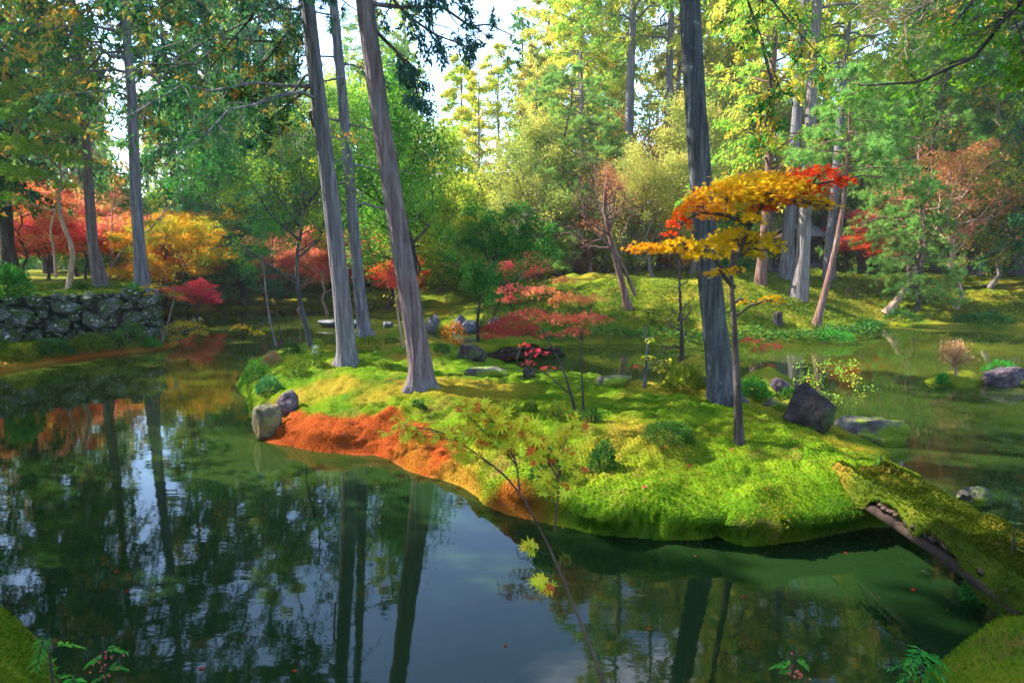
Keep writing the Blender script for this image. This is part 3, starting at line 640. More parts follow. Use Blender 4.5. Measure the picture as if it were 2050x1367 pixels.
FOREST = [  # kind, px, depth, scale, rotation, bark, leaves, name, label
 ('cyp_near', 196, 19.8, 1.0, 0.3, 'bark_brown', 'cypress', 'cypress_tree', 'straight dark conifer on the stone terrace among the red maples', 'tree'),
 ('cyp_near', 279, 17.7, 1.0, 1.9, 'bark_grey', 'cypress', 'cypress_tree', 'thick grey conifer at the corner of the mossy stone wall', 'tree'),
 ('cyp_a', 18, 21, 1.0, 4.1, 'bark_dark', 'cypress_dark', 'cypress_tree', 'dark conifer at the end of the terrace behind the olive green maple', 'tree'),
 ('cyp_c', 95, 30, 1.15, 2.4, 'bark_dark', 'cypress', 'cypress_tree', 'deep green conifer rising behind the red maples of the terrace', 'tree'),
 ('cyp_near', -290, 17.5, .95, 3.3, 'bark_brown', 'cypress_dark', 'cypress_tree', 'tall conifer on the terrace past the end of the stone wall', 'tree'),
 ('cyp_c', 360, 34, 1.2, 5.0, 'bark_dark', 'cypress', 'cypress_tree', 'dark green conifer behind the yellow and orange maples', 'tree'),
 ('cyp_a', 440, 40, 1.15, .9, 'bark_grey', 'cypress_dark', 'cypress_tree', 'bluish green conifer far behind the low pines of the bank', 'tree'),
 ('cyp_c', 545, 37, 1.2, 3.9, 'bark_grey', 'pine', 'cypress_tree', 'soft green conifer between the low pines and the pink maples', 'tree'),
 ('cyp_open', 610, 44, 1.0, 2.2, 'bark_grey', 'cypress', 'cypress_tree', 'open crowned conifer seen past the grey leaning trunk', 'tree'),
 ('cyp_open', 520, 47, 1.45, 1.2, 'bark_grey', 'cypress_lime', 'cypress_tree', 'tall light conifer far behind the slender island tree', 'tree'),
 ('cyp_bare', 765, 46, 1.15, 2.2, 'bark_grey', 'cypress_lime', 'cypress_tree', 'tall thin conifer far behind the reddish brown trunk', 'tree'),
 ('cyp_bare', 1215, 40, 1.2, 5.2, 'bark_grey', 'cypress_lime', 'cypress_tree', 'slim straight conifer behind the bare twiggy tree', 'tree'),
 ('cyp_bare', 1445, 38, 1.2, 3.2, 'bark_grey', 'cypress_gold', 'cypress_tree', 'slim grey conifer behind the tall yellowish tree', 'tree'),
 ('pine_low', 478, 26.8, 1.05, .4, 'bark_dark', 'pine', 'pine_tree', 'low spreading pine over the lawn at the far shore', 'pine'),
 ('pine_low', 405, 29.5, 1.2, 2.0, 'bark_dark', 'pine', 'pine_tree', 'round dark pine behind the lawn of the far shore', 'pine'),
 ('pine_b', 560, 29, .85, 1.2, 'bark_dark', 'pine', 'pine_tree', 'soft green pine behind the slender island tree', 'pine'),
 ('broad_c', 690, 33, 1.0, .2, 'bark_grey', 'cypress_lime', 'broadleaf_tree', 'olive green tree behind the two leaning trunks', 'tree'),
 ('broad_a', 842, 20.5, .92, 1.1, 'bark_dark', 'green', 'broadleaf_tree', 'fine leaved deep green tree beside the reddish brown trunk', 'tree'),
 ('broad_b', 770, 24.5, 1.05, 4.4, 'bark_dark', 'green_olive', 'broadleaf_tree', 'green tree behind the slender trunk with dead branches', 'tree'),
 ('broad_a', 585, 31, .95, 3.0, 'bark_pale', 'maple_green', 'broadleaf_tree', 'loose olive tree behind the pink maples', 'tree'),
 ('cyp_c', 925, 37, .86, 1.0, 'bark_pale', 'cypress_gold', 'cypress_tree', 'golden rounded conifer below the gap of white sky', 'tree'),
 ('cyp_open', 1000, 33, .68, 2.9, 'bark_pale', 'cypress_gold', 'cypress_tree', 'golden open conifer with a pale trunk behind the clipped green tree', 'tree'),
 ('cyp_open', 1095, 41, 1.02, .7, 'bark_pale', 'cypress_gold', 'cypress_tree', 'tall gold and green conifer beside the gap of sky', 'tree'),
 ('cyp_a', 1165, 37, 1.15, 1.5, 'bark_pale', 'cypress_gold', 'cypress_tree', 'orange gold conifer behind the pale green pines', 'tree'),
 ('cyp_bare', 1254, 33, 1.2, 2.0, 'bark_grey', 'cypress_lime', 'cypress_tree', 'tall bluish grey trunk with bare upper branches behind the twisted pair', 'tree'),
 ('cyp_bare', 1328, 34.5, 1.2, 4.0, 'bark_grey', 'cypress_gold', 'cypress_tree', 'pale straight trunk with golden foliage left of the lichen covered conifer', 'tree'),
 ('cyp_a', 1400, 42, 1.45, 5.2, 'bark_grey', 'cypress_gold', 'cypress_tree', 'gold crowned conifer far behind the lichen covered trunk', 'tree'),
 ('pine_a', 1115, 29, 1.0, .6, 'bark_red', 'pine_light', 'pine_tree', 'pale green pine with a thin reddish stem behind the peach maple', 'pine'),
 ('pine_b', 1185, 27.5, .95, 2.6, 'bark_red', 'pine_light', 'pine_tree', 'soft pale pine beside the twisted leaning trunks', 'pine'),
 ('twiggy', 1238, 25.5, .9, .5, 'bark_pale', 'rust', 'bare_tree', 'bare pinkish grey twiggy tree on the far bank', 'tree'),
 ('broad_a', 1385, 27, .82, 2.5, 'bark_pale', 'yellow_olive', 'broadleaf_tree', 'yellow olive tree on the bank left of the orange maple', 'tree'),
 ('broad_c', 1455, 32, .92, 4.2, 'bark_pale', 'yellow_olive', 'broadleaf_tree', 'tall yellowish tree directly behind the orange maple', 'tree'),
 ('broad_b', 1310, 25.5, .78, 1.7, 'bark_pale', 'yellow_olive', 'broadleaf_tree', 'small olive tree beneath the pale straight trunk', 'tree'),
 ('cyp_b', 1500, 36, 1.3, .4, 'bark_grey', 'cypress_gold', 'cypress_tree', 'yellow conifer behind the reddish straight trunk', 'tree'),
 ('cyp_bare', 1604, 21.8, 1.0, 5.5, 'bark_pale', 'cypress_lime', 'cypress_tree', 'stout pale sunlit trunk in front of the small tiled shrine', 'tree'),
 ('cyp_bare', 1580, 25.2, 1.05, 1.3, 'bark_grey', 'cypress_lime', 'cypress_tree', 'grey trunk just behind the stout pale one before the shrine', 'tree'),
 ('cyp_open', 1526, 22.2, .86, 3.7, 'bark_red', 'cypress_lime', 'cypress_tree', 'straight reddish trunk on the moss left of the shrine', 'tree'),
 ('cyp_bare', 1664, 25.5, .85, 2.5, 'bark_grey', 'cypress_lime', 'cypress_tree', 'blue grey trunk on the moss right of the shrine', 'tree'),
 ('pine_a', 1838, 25, .98, 1.0, 'bark_red', 'pine_light', 'pine_tree', 'bright light green pine beyond the leaning red pine stem', 'pine'),
 ('pine_a', 1935, 26.5, 1.0, 3.0, 'bark_red', 'pine_light', 'pine_tree', 'broad light green pine behind the forked leaning tree', 'pine'),
 ('pine_b', 1845, 22, .62, 4.6, 'bark_dark', 'pine_light', 'pine_tree', 'low fresh green pine beside the forked leaning tree', 'pine'),
 ('cyp_a', 1770, 36, 1.5, 4.8, 'bark_grey', 'cypress_lime', 'cypress_tree', 'green and orange conifer behind the broad light pine', 'tree'),
 ('cyp_b', 1862, 31, 1.25, .1, 'bark_grey', 'cypress_lime', 'cypress_tree', 'orange tipped conifer behind the rust coloured maple', 'tree'),
 ('cyp_a', 1955, 28, 1.3, 2.2, 'bark_grey', 'cypress', 'cypress_tree', 'dark green orange tipped conifer above the rust coloured maple', 'tree'),
 ('cyp_c', 2045, 25, 1.4, 3.1, 'bark_grey', 'cypress', 'cypress_tree', 'dense green conifer at the shaded end of the far bank', 'tree'),
 ('cyp_a', 2170, 21, 1.0, 1.8, 'bark_grey', 'cypress_dark', 'cypress_tree', 'dark conifer past the shaded end of the far bank', 'tree'),
 ('broad_b', 1990, 23, .9, 3.3, 'bark_pale', 'maple_green', 'broadleaf_tree', 'bushy green tree at the shaded end of the far bank', 'tree'),
 ('broad_a', 1650, 33, .9, .9, 'bark_pale', 'green', 'broadleaf_tree', 'green tree behind the small tiled shrine', 'tree'),
 ('broad_b', 1260, 37, 1.2, 2.9, 'bark_pale', 'rust', 'broadleaf_tree', 'rust yellow thicket tree between the twisted pair and the pale trunks', 'tree'),
 ('broad_a', 1040, 27, .78, 5.1, 'bark_pale', 'yellow_olive', 'broadleaf_tree', 'olive tree behind the clipped green island tree', 'tree'),
 ('maple_a', 48, 22.5, 1.15, .3, 'bark_dark', 'maple_pink', 'maple_tree', 'coral maple at the far end of the stone terrace', 'maple'),
 ('maple_b', 22, 24, 1.05, 2.1, 'bark_dark', 'maple_orange', 'maple_tree', 'orange red maple behind the far end of the terrace', 'maple'),
 ('maple_c', 90, 23.5, 1.1, 4.1, 'bark_dark', 'maple_red', 'maple_tree', 'low crimson maple beside the twin curved stems', 'maple'),
 ('maple_b', 150, 26, 1.0, 1.1, 'bark_dark', 'maple_pink', 'maple_tree', 'coral maple between the twin curved stems and the dark conifer', 'maple'),
 ('maple_c', 232, 25, 1.15, 3.4, 'bark_dark', 'maple_pink', 'maple_tree', 'coral red maple between the two terrace conifers', 'maple'),
 ('maple_b', 330, 23.5, 1.05, 5.4, 'bark_dark', 'maple_yellow', 'maple_tree', 'yellow maple turning orange beside the wall corner conifer', 'maple'),
 ('maple_b', 372, 26, 1.1, .8, 'bark_dark', 'maple_yellow', 'maple_tree', 'greenish yellow maple above the lawn of the far shore', 'maple'),
 ('maple_a', 318, 25.5, 1.25, 3.9, 'bark_dark', 'maple_orange', 'maple_tree', 'orange maple behind the wall corner conifer', 'maple'),
 ('maple_c', 385, 22.5, .7, 2.6, 'bark_dark', 'maple_red', 'maple_tree', 'small flame red maple spray at the edge of the lawn', 'maple'),
 ('maple_a', 165, 25, .8, 5.0, 'bark_dark', 'maple_orange', 'maple_tree', 'small orange maple left of the straight dark conifer', 'maple'),
 ('maple_b', 650, 24.8, .95, 1.4, 'bark_tan', 'maple_pink', 'maple_tree', 'pink maple with pale curved stems behind the grey leaning trunk', 'maple'),
 ('maple_a', 590, 26, 1.05, 3.8, 'bark_tan', 'maple_pink', 'maple_tree', 'coral maple on the far shore left of the grey leaning trunk', 'maple'),
 ('maple_a', 720, 25.5, 1.0, .4, 'bark_tan', 'maple_red', 'maple_tree', 'red maple on the far shore between the two grey trunks', 'maple'),
 ('maple_c', 795, 24, 1.0, 2.8, 'bark_tan', 'maple_orange', 'maple_tree', 'orange red maple on the far shore behind the brown trunk', 'maple'),
 ('maple_c', 1020, 22, .95, 3.6, 'bark_dark', 'maple_pink', 'maple_tree', 'rosy maple on the bank behind the clipped green tree', 'maple'),
 ('maple_a', 1698, 29, .95, 1.9, 'bark_dark', 'maple_red', 'maple_tree', 'bright red maple right of the small tiled shrine', 'maple'),
 ('maple_a', 1550, 33, 1.1, 4.3, 'bark_dark', 'maple_orange', 'maple_tree', 'orange maple behind the left side of the shrine', 'maple'),
 ('maple_c', 1745, 27.5, .9, .6, 'bark_dark', 'maple_orange', 'maple_tree', 'small orange maple beyond the leaning red pine stem', 'maple'),
 ('maple_b', 1835, 29, .85, 2.3, 'bark_dark', 'maple_red', 'maple_tree', 'orange red maple behind the forked leaning tree', 'maple'),
 ('maple_thin', 1925, 21.8, 1.1, 3.0, 'bark_tan', 'rust', 'maple_tree', 'tall thin rust coloured maple over the shaded bank', 'maple'),
]
for (k, px, Y, sc, rz, bk, lf, nm, lab, cat) in FOREST:
    put(nm, get(k), ground_at(px, Y), rz, sc, bk, lf, lab, cat, {'cypress_tree': 'tall conifers around the pond', 'maple_tree': 'autumn maples around the pond', 'pine_tree': 'pines on the far banks'}.get(nm, 'broadleaf trees around the pond'))
for (k, px, Y, sc, rz, lf, w) in [('cyp_open', 960, 31, .58, 1.0, 'cypress_gold', 'pale golden tree between the clipped green tree and the gap of sky'), ('cyp_open', 1075, 30, .62, 2.0, 'yellow_olive', 'pale yellow green tree behind the peach sapling'), ('cyp_open', 1160, 33, .9, 3.0, 'cypress_lime', 'light green tree behind the bare twiggy tree'),
                        ('cyp_open', 1345, 37, 1.15, 4.0, 'yellow_olive', 'tall pale yellow tree between the two straight grey trunks'), ('broad_a', 1545, 31, .95, 5.0, 'yellow_olive', 'yellow green tree left of the shrine roof'), ('broad_c', 1730, 33, 1.0, 1.5, 'cypress_lime', 'light green tree behind the leaning red pine'), ('broad_c', 430, 33, .95, 2.5, 'green', 'full green tree above the low spreading pine'), ('broad_c', 880, 34, .8, .5, 'cypress_lime', 'light green tree at the edge of the gap of sky')]:
    put('broadleaf_tree', get(k), ground_at(px, Y), rz, sc, 'bark_pale', lf, w, 'tree', 'broadleaf trees around the pond')
UNDER = [(-60, 34, 1.1, 'green', 'behind the far end of the terrace'), (60, 38, 1.3, 'cypress', 'in the shade behind the orange red maple of the terrace'), (150, 33, 1.1, 'green', 'behind the coral maple of the terrace'), (262, 31, 1.1, 'maple_green', 'behind the wall corner conifer'),
         (330, 32, 1.0, 'green', 'behind the yellow maple'), (430, 34, 1.0, 'pine', 'behind the low spreading pine'), (520, 32.5, 1.0, 'green', 'behind the soft green pine'), (600, 34, 1.1, 'green_olive', 'behind the coral maple of the far shore'),
         (665, 29, .9, 'green', 'behind the pink maple with curved stems'), (735, 30, 1.1, 'green', 'behind the far shore between the grey trunks'), (800, 29, 1.0, 'green_olive', 'behind the orange red maple of the far shore'), (880, 27, 1.0, 'green_olive', 'behind the grey shore rocks'),
         (930, 31, 1.3, 'cypress_gold', 'under the golden rounded conifer'), (1000, 30, 1.1, 'yellow_olive', 'behind the rosy maple'), (1075, 33, 1.5, 'cypress_gold', 'under the tall gold and green conifer'), (1150, 34, 1.4, 'yellow_olive', 'under the orange gold conifer'),
         (1215, 31, .9, 'rust', 'behind the bare twiggy tree'), (1290, 31.5, 1.1, 'rust', 'between the two pale straight trunks'), (1350, 33, 1.4, 'cypress_gold', 'behind the small olive tree of the bank'), (1425, 29, .8, 'green', 'behind the dark lichen covered trunk'),
         (1480, 33, 1.1, 'yellow_olive', 'under the yellow conifer'), (1545, 37, 1.2, 'green', 'well behind the shrine'), (1625, 38, 1.3, 'green', 'in the shade behind the shrine roof'), (1700, 35, 1.2, 'green', 'behind the bright red maple near the shrine'),
         (1770, 32, .9, 'green_olive', 'under the green and orange conifer'), (1840, 34, 1.1, 'green', 'behind the orange red maple of the shaded bank'), (1930, 33, 1.1, 'cypress', 'in the dark behind the rust coloured maple'), (2020, 30, 1.1, 'maple_green', 'behind the bushy tree of the shaded bank'), (2110, 27, 1.1, 'green', 'past the shaded end of the far bank')]
for px, Y, sc, lf, w in UNDER:
    put('forest_shrub', get('bush'), ground_at(px, Y), px * .37, sc, 'bark_dark', lf, 'leafy forest shrub ' + w, 'shrub', 'tall shrubs of the forest edge')
# unseen trees, added to shade the near water and stand in its reflections
OFF = [('cyp_c', (-8.9, 5.6), 'at the water left of the near bank'), ('cyp_b', (-12.0, 7.2), 'farther along the near bank left of the path'), ('cyp_c', (-10.2, 7.4), 'on the point of the near bank'), ('cyp_a', (-7.0, 1.0), 'a few steps from the near bank path'), ('cyp_b', (-24, 7.5), 'at the end of the near pond'),
       ('cyp_a', (8.2, 3.2), 'beyond the log bridge on the near bank'), ('cyp_c', (13.5, 3.0), 'well past the log bridge'), ('cyp_b', (4.0, -4.5), 'behind the bridge end of the near bank')]
for k, (x, y), w in OFF:
    put('cypress_tree', get(k), (x, y, gz1(x, y) - .03), x * 1.7, (.85, .85, 1.45) if k == 'cyp_c' and x < 0 else 1.0, 'bark_brown', 'cypress_dark', 'unseen tall conifer added for shade, standing ' + w, 'tree', 'tall conifers around the pond')
for x, y, sc, w in ((-13.9, 11.8, .85, 'at the shore past the end of the stone wall'), (-16.5, 13.0, .9, 'behind the shore past the end of the stone wall')):  # two more unseen trees, added and sized to shade the left water
    put('broadleaf_tree', get('broad_c'), (x, y, gz1(x, y) - .03), x, sc, 'bark_dark', 'green', 'unseen full green tree added for shade ' + w, 'tree', 'broadleaf trees around the pond')
# far wood on the rising ground: one mass
rg = np.random.default_rng(77); mc = MB(); mt = MB()
for n in range(200):
    Y = rg.uniform(46, 85); x = rg.uniform(-.95, .95) * Y; z = gz1(x, Y); gap = abs(x / Y * F + CX - 935) < 95
    h = rg.uniform(13, 20) * (.42 if gap else 1); r = rg.uniform(2.0, 3.4)
    q = rg.random(620); a = rg.uniform(0, 6.28, 620); rr = r * (1.05 - q) ** .6 * np.sqrt(rg.random(620))
    pos = np.stack([x + rr * np.cos(a), Y + rr * np.sin(a), z + h * q], 1) + rg.normal(size=(620, 3)) * .2
    ax = rg.normal(size=(620, 3)); ax[:, 2] -= .4
    mc.add(*leafverts(rg, pos, ax, rg.normal(size=(620, 3)) + np.array([0, -.5, .6]), .6 * (.6 + .8 * rg.random(620)), .3, T_RH, np.clip(rg.random() * .8 + .18 * rg.normal(size=620), 0, 1)))
    v_, f_ = tubes(np.array([[[x, Y, z - .2], [x, Y, z + h * .5], [x, Y, z + h * .95]]]), np.array([[.25, .17, .04]]), 5); mt.add(v_, f_)
e = empty('distant_wood', (0, 60, 0)); tag(e, 'mixed green and gold wood on the rising ground far behind the pond', 'wood', kind='stuff')
for nm, m_, mt_ in (('crowns', mc, 'forest_far'), ('trunks', mt, 'bark_grey')):
    o = m_.build(nm, MATS[mt_], e, loc=(0, -60, 0)); o['kind'] = 'stuff'

# ------------------------------------------------------------------ rocks
import bmesh
def ico(n):
    bm = bmesh.new(); bmesh.ops.create_icosphere(bm, subdivisions=n, radius=1); bm.verts.ensure_lookup_table()
    v = np.array([x.co for x in bm.verts]); f = np.array([[y.index for y in x.verts] for x in bm.faces]); bm.free(); return v, f
ICO2, ICO3, ICO4 = ico(2), ico(3), ico(4)
def rock_mesh(seed, dims, base=ICO4, cuts=22, cut=.60, n1=.08, n2=.075, flat_top=None):
    rg = np.random.default_rng(seed); v = base[0].copy(); v = np.sign(v) * np.abs(v) ** .8
    for k in range(cuts):
        n = nrm(rg.normal(size=3)); c = cut * (.8 + .5 * rg.random()); d = np.maximum(0, v @ n - c); v = v - d[:, None] * n * .9
    if flat_top: v[:, 2] = np.where(v[:, 2] > flat_top, flat_top + (v[:, 2] - flat_top) * .15, v[:, 2])
    v = v * (1 + n1 * fbm(v * 1.7 + seed * 7.7, 2) + n2 * fbm(v * 5 + seed, 3))[:, None]
    return mesh_from('rock', v * np.array(dims) / 2, base[1], None, False)
def rock_px(seed, l, r, b, t, mat, label, depth=.75, rot=0.0, sink=.3, name='boulder', group=None, **kw):
    q = hit((l + r) / 2, b); s = q[1] / F * 1.02; w = (r - l) * s; hh = (b - t) * s; dp = w * depth
    full = hh / (1 - sink) * .96
    q[1] += dp * .35
    q[2] = min(q[2], max(gz1(q[0], q[1]), 0))
    me = rock_mesh(seed, (w * 1.05, dp, full), **kw)
    o = mobj(name, me, MATS[mat]); o.location = (q[0], q[1], q[2] + full * (.5 - sink)); o.rotation_euler = (0, 0, rot)
    return tag(o, label, 'rock', group)
rock_px(1, 500, 560, 882, 800, 'rock_pale', 'upright pale yellowish block standing at the rim of the reddish moss', .8, .1, .2, cut=.8, flat_top=.75)
rock_px(2, 540, 605, 835, 772, 'rock_purple', 'angular brownish rock behind the upright pale block', .8, .4, .3)
rock_px(3, 900, 985, 722, 686, 'rock_dark', 'dark angular boulder lying on the moss near the clipped green tree', .55, -.15, .25, cut=.66)
rock_px(4, 905, 1030, 755, 724, 'rock_mossy', 'low flat half buried rock with moss below the dark angular boulder', .5, .1, .45)
rock_px(5, 1038, 1080, 760, 736, 'rock_dark', 'small black rock at the pond edge by the flat half buried rock', .8, .5, .3)
rock_px(6, 1175, 1275, 778, 744, 'rock_mossy', 'flat topped mossy rock at the back edge of the island', .5, .05, .3, flat_top=.55)
rock_px(7, 1578, 1694, 866, 768, 'rock_dark', 'large dark pointed boulder at the edge of the island near the log bridge', .9, .3, .42, cut=.66)
rock_px(8, 1688, 1838, 890, 818, 'rock_mossy', 'broad moss topped boulder standing in the water by the large dark one', .6, -.1, .5, flat_top=.62, cut=.74)
rock_px(9, 1925, 2005, 1018, 978, 'rock_mossy', 'small mossy rock in the water behind the log bridge', .6, .1, .35)
rock_px(10, 1980, 2075, 776, 733, 'rock_purple', 'grey purple boulder in the water beside the shrub islet', .7, .2, .42)
rock_px(11, 1112, 1222, 1050, 985, 'rock_mossy', 'mossy rock built into the front rim of the island', .8, .0, .45, flat_top=.6)
rock_px(12, 1545, 1592, 790, 752, 'rock_purple', 'brown rock on the leafy islet behind the large dark boulder', .8, .2, .3)
for k, (l, r, b, t, w) in enumerate([(848, 880, 668, 626, 'pale upright rock at the far shore beside the brown trunk'), (896, 945, 660, 628, 'grey jagged rock at the far shore beside the pale upright one'), (915, 975, 668, 640, 'low grey rock in front of the jagged shore rock'),
                                     (965, 1010, 662, 630, 'grey rock at the far shore next to the clipped green tree'), (630, 690, 656, 634, 'long grey stone at the back of the island by the grey trunk'), (690, 730, 655, 640, 'small grey stone between the two grey trunks'),
                                     (760, 790, 655, 640, 'brownish stone at the far shore behind the slender grey trunk')]):
    rock_px(20 + k, l, r, b, t, 'rock_grey', w, .7, k * .7, .3, base=ICO3, group='grey stones along the far shore')
rock_px(30, 1520, 1592, 826, 792, 'rock_mossy', 'rough dark mossy hummock stone behind the orange and red maple stem', .7, .2, .4, n1=.2, n2=.16)
rock_px(31, 1690, 1712, 590, 573, 'rock_pale', 'small pale standing stone on the sunny bank by the shrine trees', .7, .2, .2, base=ICO3)
rock_px(32, 1395, 1425, 775, 752, 'rock_grey', 'grey stone in the leafy islet beside the lichen covered trunk', .8, .2, .3, base=ICO3)
rock_px(33, 1990, 2060, 1205, 1165, 'rock_dark', 'dark foundation stone under the near end of the log bridge', .8, .2, .3, base=ICO3)
rock_px(34, 621, 637, 712, 690, 'plaster', 'little white stone at the foot of the slender island tree', .8, .2, .2, base=ICO3)

# ------------------------------------------------------------------ dry stone wall of the terrace
wl_ = empty('stone_wall', (-11, 16.2, .3)); tag(wl_, 'mossy dry stone wall of grey stones holding the terrace', 'wall', kind='thing')
sv = []
for k in range(10):
    rk = np.random.default_rng(900 + k); v_ = np.sign(ICO3[0]) * np.abs(ICO3[0]) ** .75
    for _ in range(12):
        n_ = nrm(rk.normal(size=3)); d_ = np.maximum(0, v_ @ n_ - rk.uniform(.5, .85)); v_ = v_ - d_[:, None] * n_ * .95
    sv.append(mesh_from('stone', v_ * (1 + .16 * fbm(v_ * 1.4 + k * 9, 2) + .05 * fbm(v_ * 5 + k, 2))[:, None] * .58, ICO3[1]))
rg = np.random.default_rng(9)
segs = [((-9.66, 17.3), (-11.9, 15.06)), ((-11.9, 15.06), (-14.3, 12.75)), ((-9.66, 17.3), (-12.3, 21.5))]
for si, (a, c) in enumerate(segs):
    a, c = np.array(a), np.array(c); Ln = np.linalg.norm(c - a); t = (c - a) / Ln; n = np.array([-t[1], t[0]]) * (1 if si < 2 else -1)
    placed = []
    for tries in range(4200):
        big = .42 * (1 - tries / 4200) ** 2.2 + .07; w = big * rg.uniform(.85, 1.5); hh = big * rg.uniform(.7, 1.05); u, z = rg.uniform(0, Ln), rg.uniform(.14, 1.34)
        if z + hh * .5 > 1.46 or any(((u - p[0]) / (w + p[2])) ** 2 + ((z - p[1]) / (hh + p[3])) ** 2 < .205 for p in placed): continue
        placed.append((u, z, w, hh))
        p = a + t * u + n * (.04 + rg.normal() * .035 + .07 * (1.4 - z))
        o = mobj('stone', sv[rg.integers(10)], MATS['wall_stone'], wl_)
        o.location = (p[0] + 11, p[1] - 16.2, z - .3); o.scale = (w * 1.02, rg.uniform(.26, .4), hh * 1.02)
        o.rotation_euler = (rg.normal() * .12, rg.normal() * .28, math.atan2(t[1], t[0]) + rg.normal() * .12)
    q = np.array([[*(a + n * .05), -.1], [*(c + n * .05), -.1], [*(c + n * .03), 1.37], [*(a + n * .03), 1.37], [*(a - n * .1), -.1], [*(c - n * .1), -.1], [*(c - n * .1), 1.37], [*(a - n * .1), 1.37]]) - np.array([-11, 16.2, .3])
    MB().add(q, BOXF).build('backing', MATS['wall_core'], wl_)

# ------------------------------------------------------------------ log bridges with moss on top
def log_bridge(name, A, B, width, zt, nlog, label, seed, arch=.08, mossmat_='moss_old', sprig=9000, drape=.16):
    rg = np.random.default_rng(seed); A, B = np.array(A, float)[:2], np.array(B, float)[:2]; L = np.linalg.norm(B - A); t = (B - A) / L; n = np.array([t[1], -t[0]])
    if n[1] > 0: n = -n                                       # n points to the viewer's side
    e = empty(name, (*((A + B) / 2), 0)); tag(e, label, 'bridge'); O = np.array([*((A + B) / 2), 0])
    zc = lambda s: zt + arch * (1 - (2 * s - 1) ** 2)
    rl = L / nlog * .52
    lm = None
    for k in range(nlog):
        s = (k + .5) / nlog; p = A + t * L * s; w = width / 2 - .02 + rg.normal() * .015
        if lm is None:
            a_ = np.arange(9) / 9 * 2 * np.pi; ring = np.stack([np.zeros(9), np.cos(a_), np.sin(a_)], 1)
            vv = np.concatenate([ring + [-.5, 0, 0], ring + [.5, 0, 0]]); i = np.arange(9)
            lm = mesh_from('log', vv, [np.stack([i, (i + 1) % 9, (i + 1) % 9 + 9, i + 9], 1), np.arange(9)[None, ::-1], np.arange(9, 18)[None]])
        o = mobj('log', lm, MATS['log_end'], e); o.location = (*(p - O[:2]), zc(s) - rl - .02 + rg.normal() * .006)
        o.scale = (2 * w, rl * rg.uniform(.85, 1.1), rl * rg.uniform(.85, 1.1)); o.rotation_euler = (0, 0, math.atan2(n[1], n[0]) + rg.normal() * .02)
    for sd in (-1, 1):
        ss = np.linspace(-.04, 1.04, 9); c = np.array([[*(A + t * L * s + n * sd * width * .43), zc(s) - 2 * rl - .075] for s in ss]) - O
        v_, f_ = tubes(c[None], np.full((1, 9), .045), 10); MB().add(v_, f_).build('beam', MATS['wood_beam'], e, True)
    U, S_ = 44, int(L / .03); u = np.linspace(-1, 1, U); ss = np.linspace(-.06, 1.06, S_); UU, SS = np.meshgrid(u, ss)
    pn = np.stack([UU.ravel() * width / 2 * 4, SS.ravel() * L * 4, np.zeros(UU.size)], 1); n1 = fbm(pn, 3).reshape(UU.shape); n2 = fbm(pn * 4.1 + 5, 2).reshape(UU.shape)
    edge = smooth((np.abs(UU) - .80) / .2)
    z = zc(SS) + .045 + .035 * n1 + .018 * n2 - edge * (drape * (.55 + .45 * np.tanh(2.5 * fbm(np.stack([SS.ravel() * L * 3.3, np.sign(UU).ravel(), np.zeros(UU.size)], 1), 2))).reshape(UU.shape)) + .05 * smooth((np.abs(UU) - .4) / .3) * (1 - edge) - .16 * smooth((.06 - SS) / .11)
    off = UU * width / 2 * (1.02 + .10 * np.sin(np.pi * edge)) + .02 * n1
    xy = A[None, None] + t * (SS * L)[..., None] + n * off[..., None]
    v_ = np.concatenate([xy, z[..., None]], -1).reshape(-1, 3) - O; i = np.arange(U * S_).reshape(S_, U); f_ = np.stack([i[:-1, :-1], i[:-1, 1:], i[1:, 1:], i[1:, :-1]], -1).reshape(-1, 4)
    mobj('moss_cover', mesh_from('moss_cover', v_, f_, {'redmoss': np.clip(.12 * smooth((n1.ravel() - .35) / .3), 0, 1), 'goldmoss': np.clip(smooth((n1.ravel()) / .6) * .2, 0, 1)}, True), MATS[mossmat_], e)
    if sprig:
        tr = v_[f_]; pk = rg.integers(0, len(f_), sprig); wgt_ = rg.dirichlet([1] * 4, sprig); pts = (tr[pk] * wgt_[..., None]).sum(1)
        nn_ = nrm(np.cross(tr[pk][:, 2] - tr[pk][:, 0], tr[pk][:, 3] - tr[pk][:, 1])); nn_ *= np.sign(nn_[:, 2:3] + .001)
        ax = nn_ + rg.normal(size=(sprig, 3)) * .6; ax[:, 2] -= .3 * (np.abs(nn_[:, 2]) < .6)
        LL = .02 * (.6 + .8 * rg.random(sprig)); tt = np.clip(.36 + .3 * fbm(pts * 2.2, 2) + .15 * rg.normal(size=sprig), 0, .85)
        vv, ff, ta = leafverts(rg, pts, ax, rg.normal(size=(sprig, 3)), LL, LL * .4, T_ND, tt)
        o = mobj('moss_fringe', mesh_from('moss_fringe', vv, ff, {'tint': ta}), MATS['moss_sprig_old'], e); o['kind'] = 'stuff'
    return e
c0 = (G(1650, 932, .56) + G(1775, 905, .56)) / 2; c1 = (G(2090, 1190, .62) + G(2180, 1100, .62)) / 2
log_bridge('log_bridge', c0, c1, .56, .45, 48, 'mossy log footbridge joining the island to the near bank', 3, sprig=34000, drape=.24, arch=.03)
c0 = G(925, 706, .25); c1 = G(1105, 683, .3)
log_bridge('log_bridge', c0, c1, .8, .22, 24, 'low mossy log bridge behind the red laceleaf maple', 4, arch=.12, mossmat_='moss_bank', sprig=0, drape=.1)

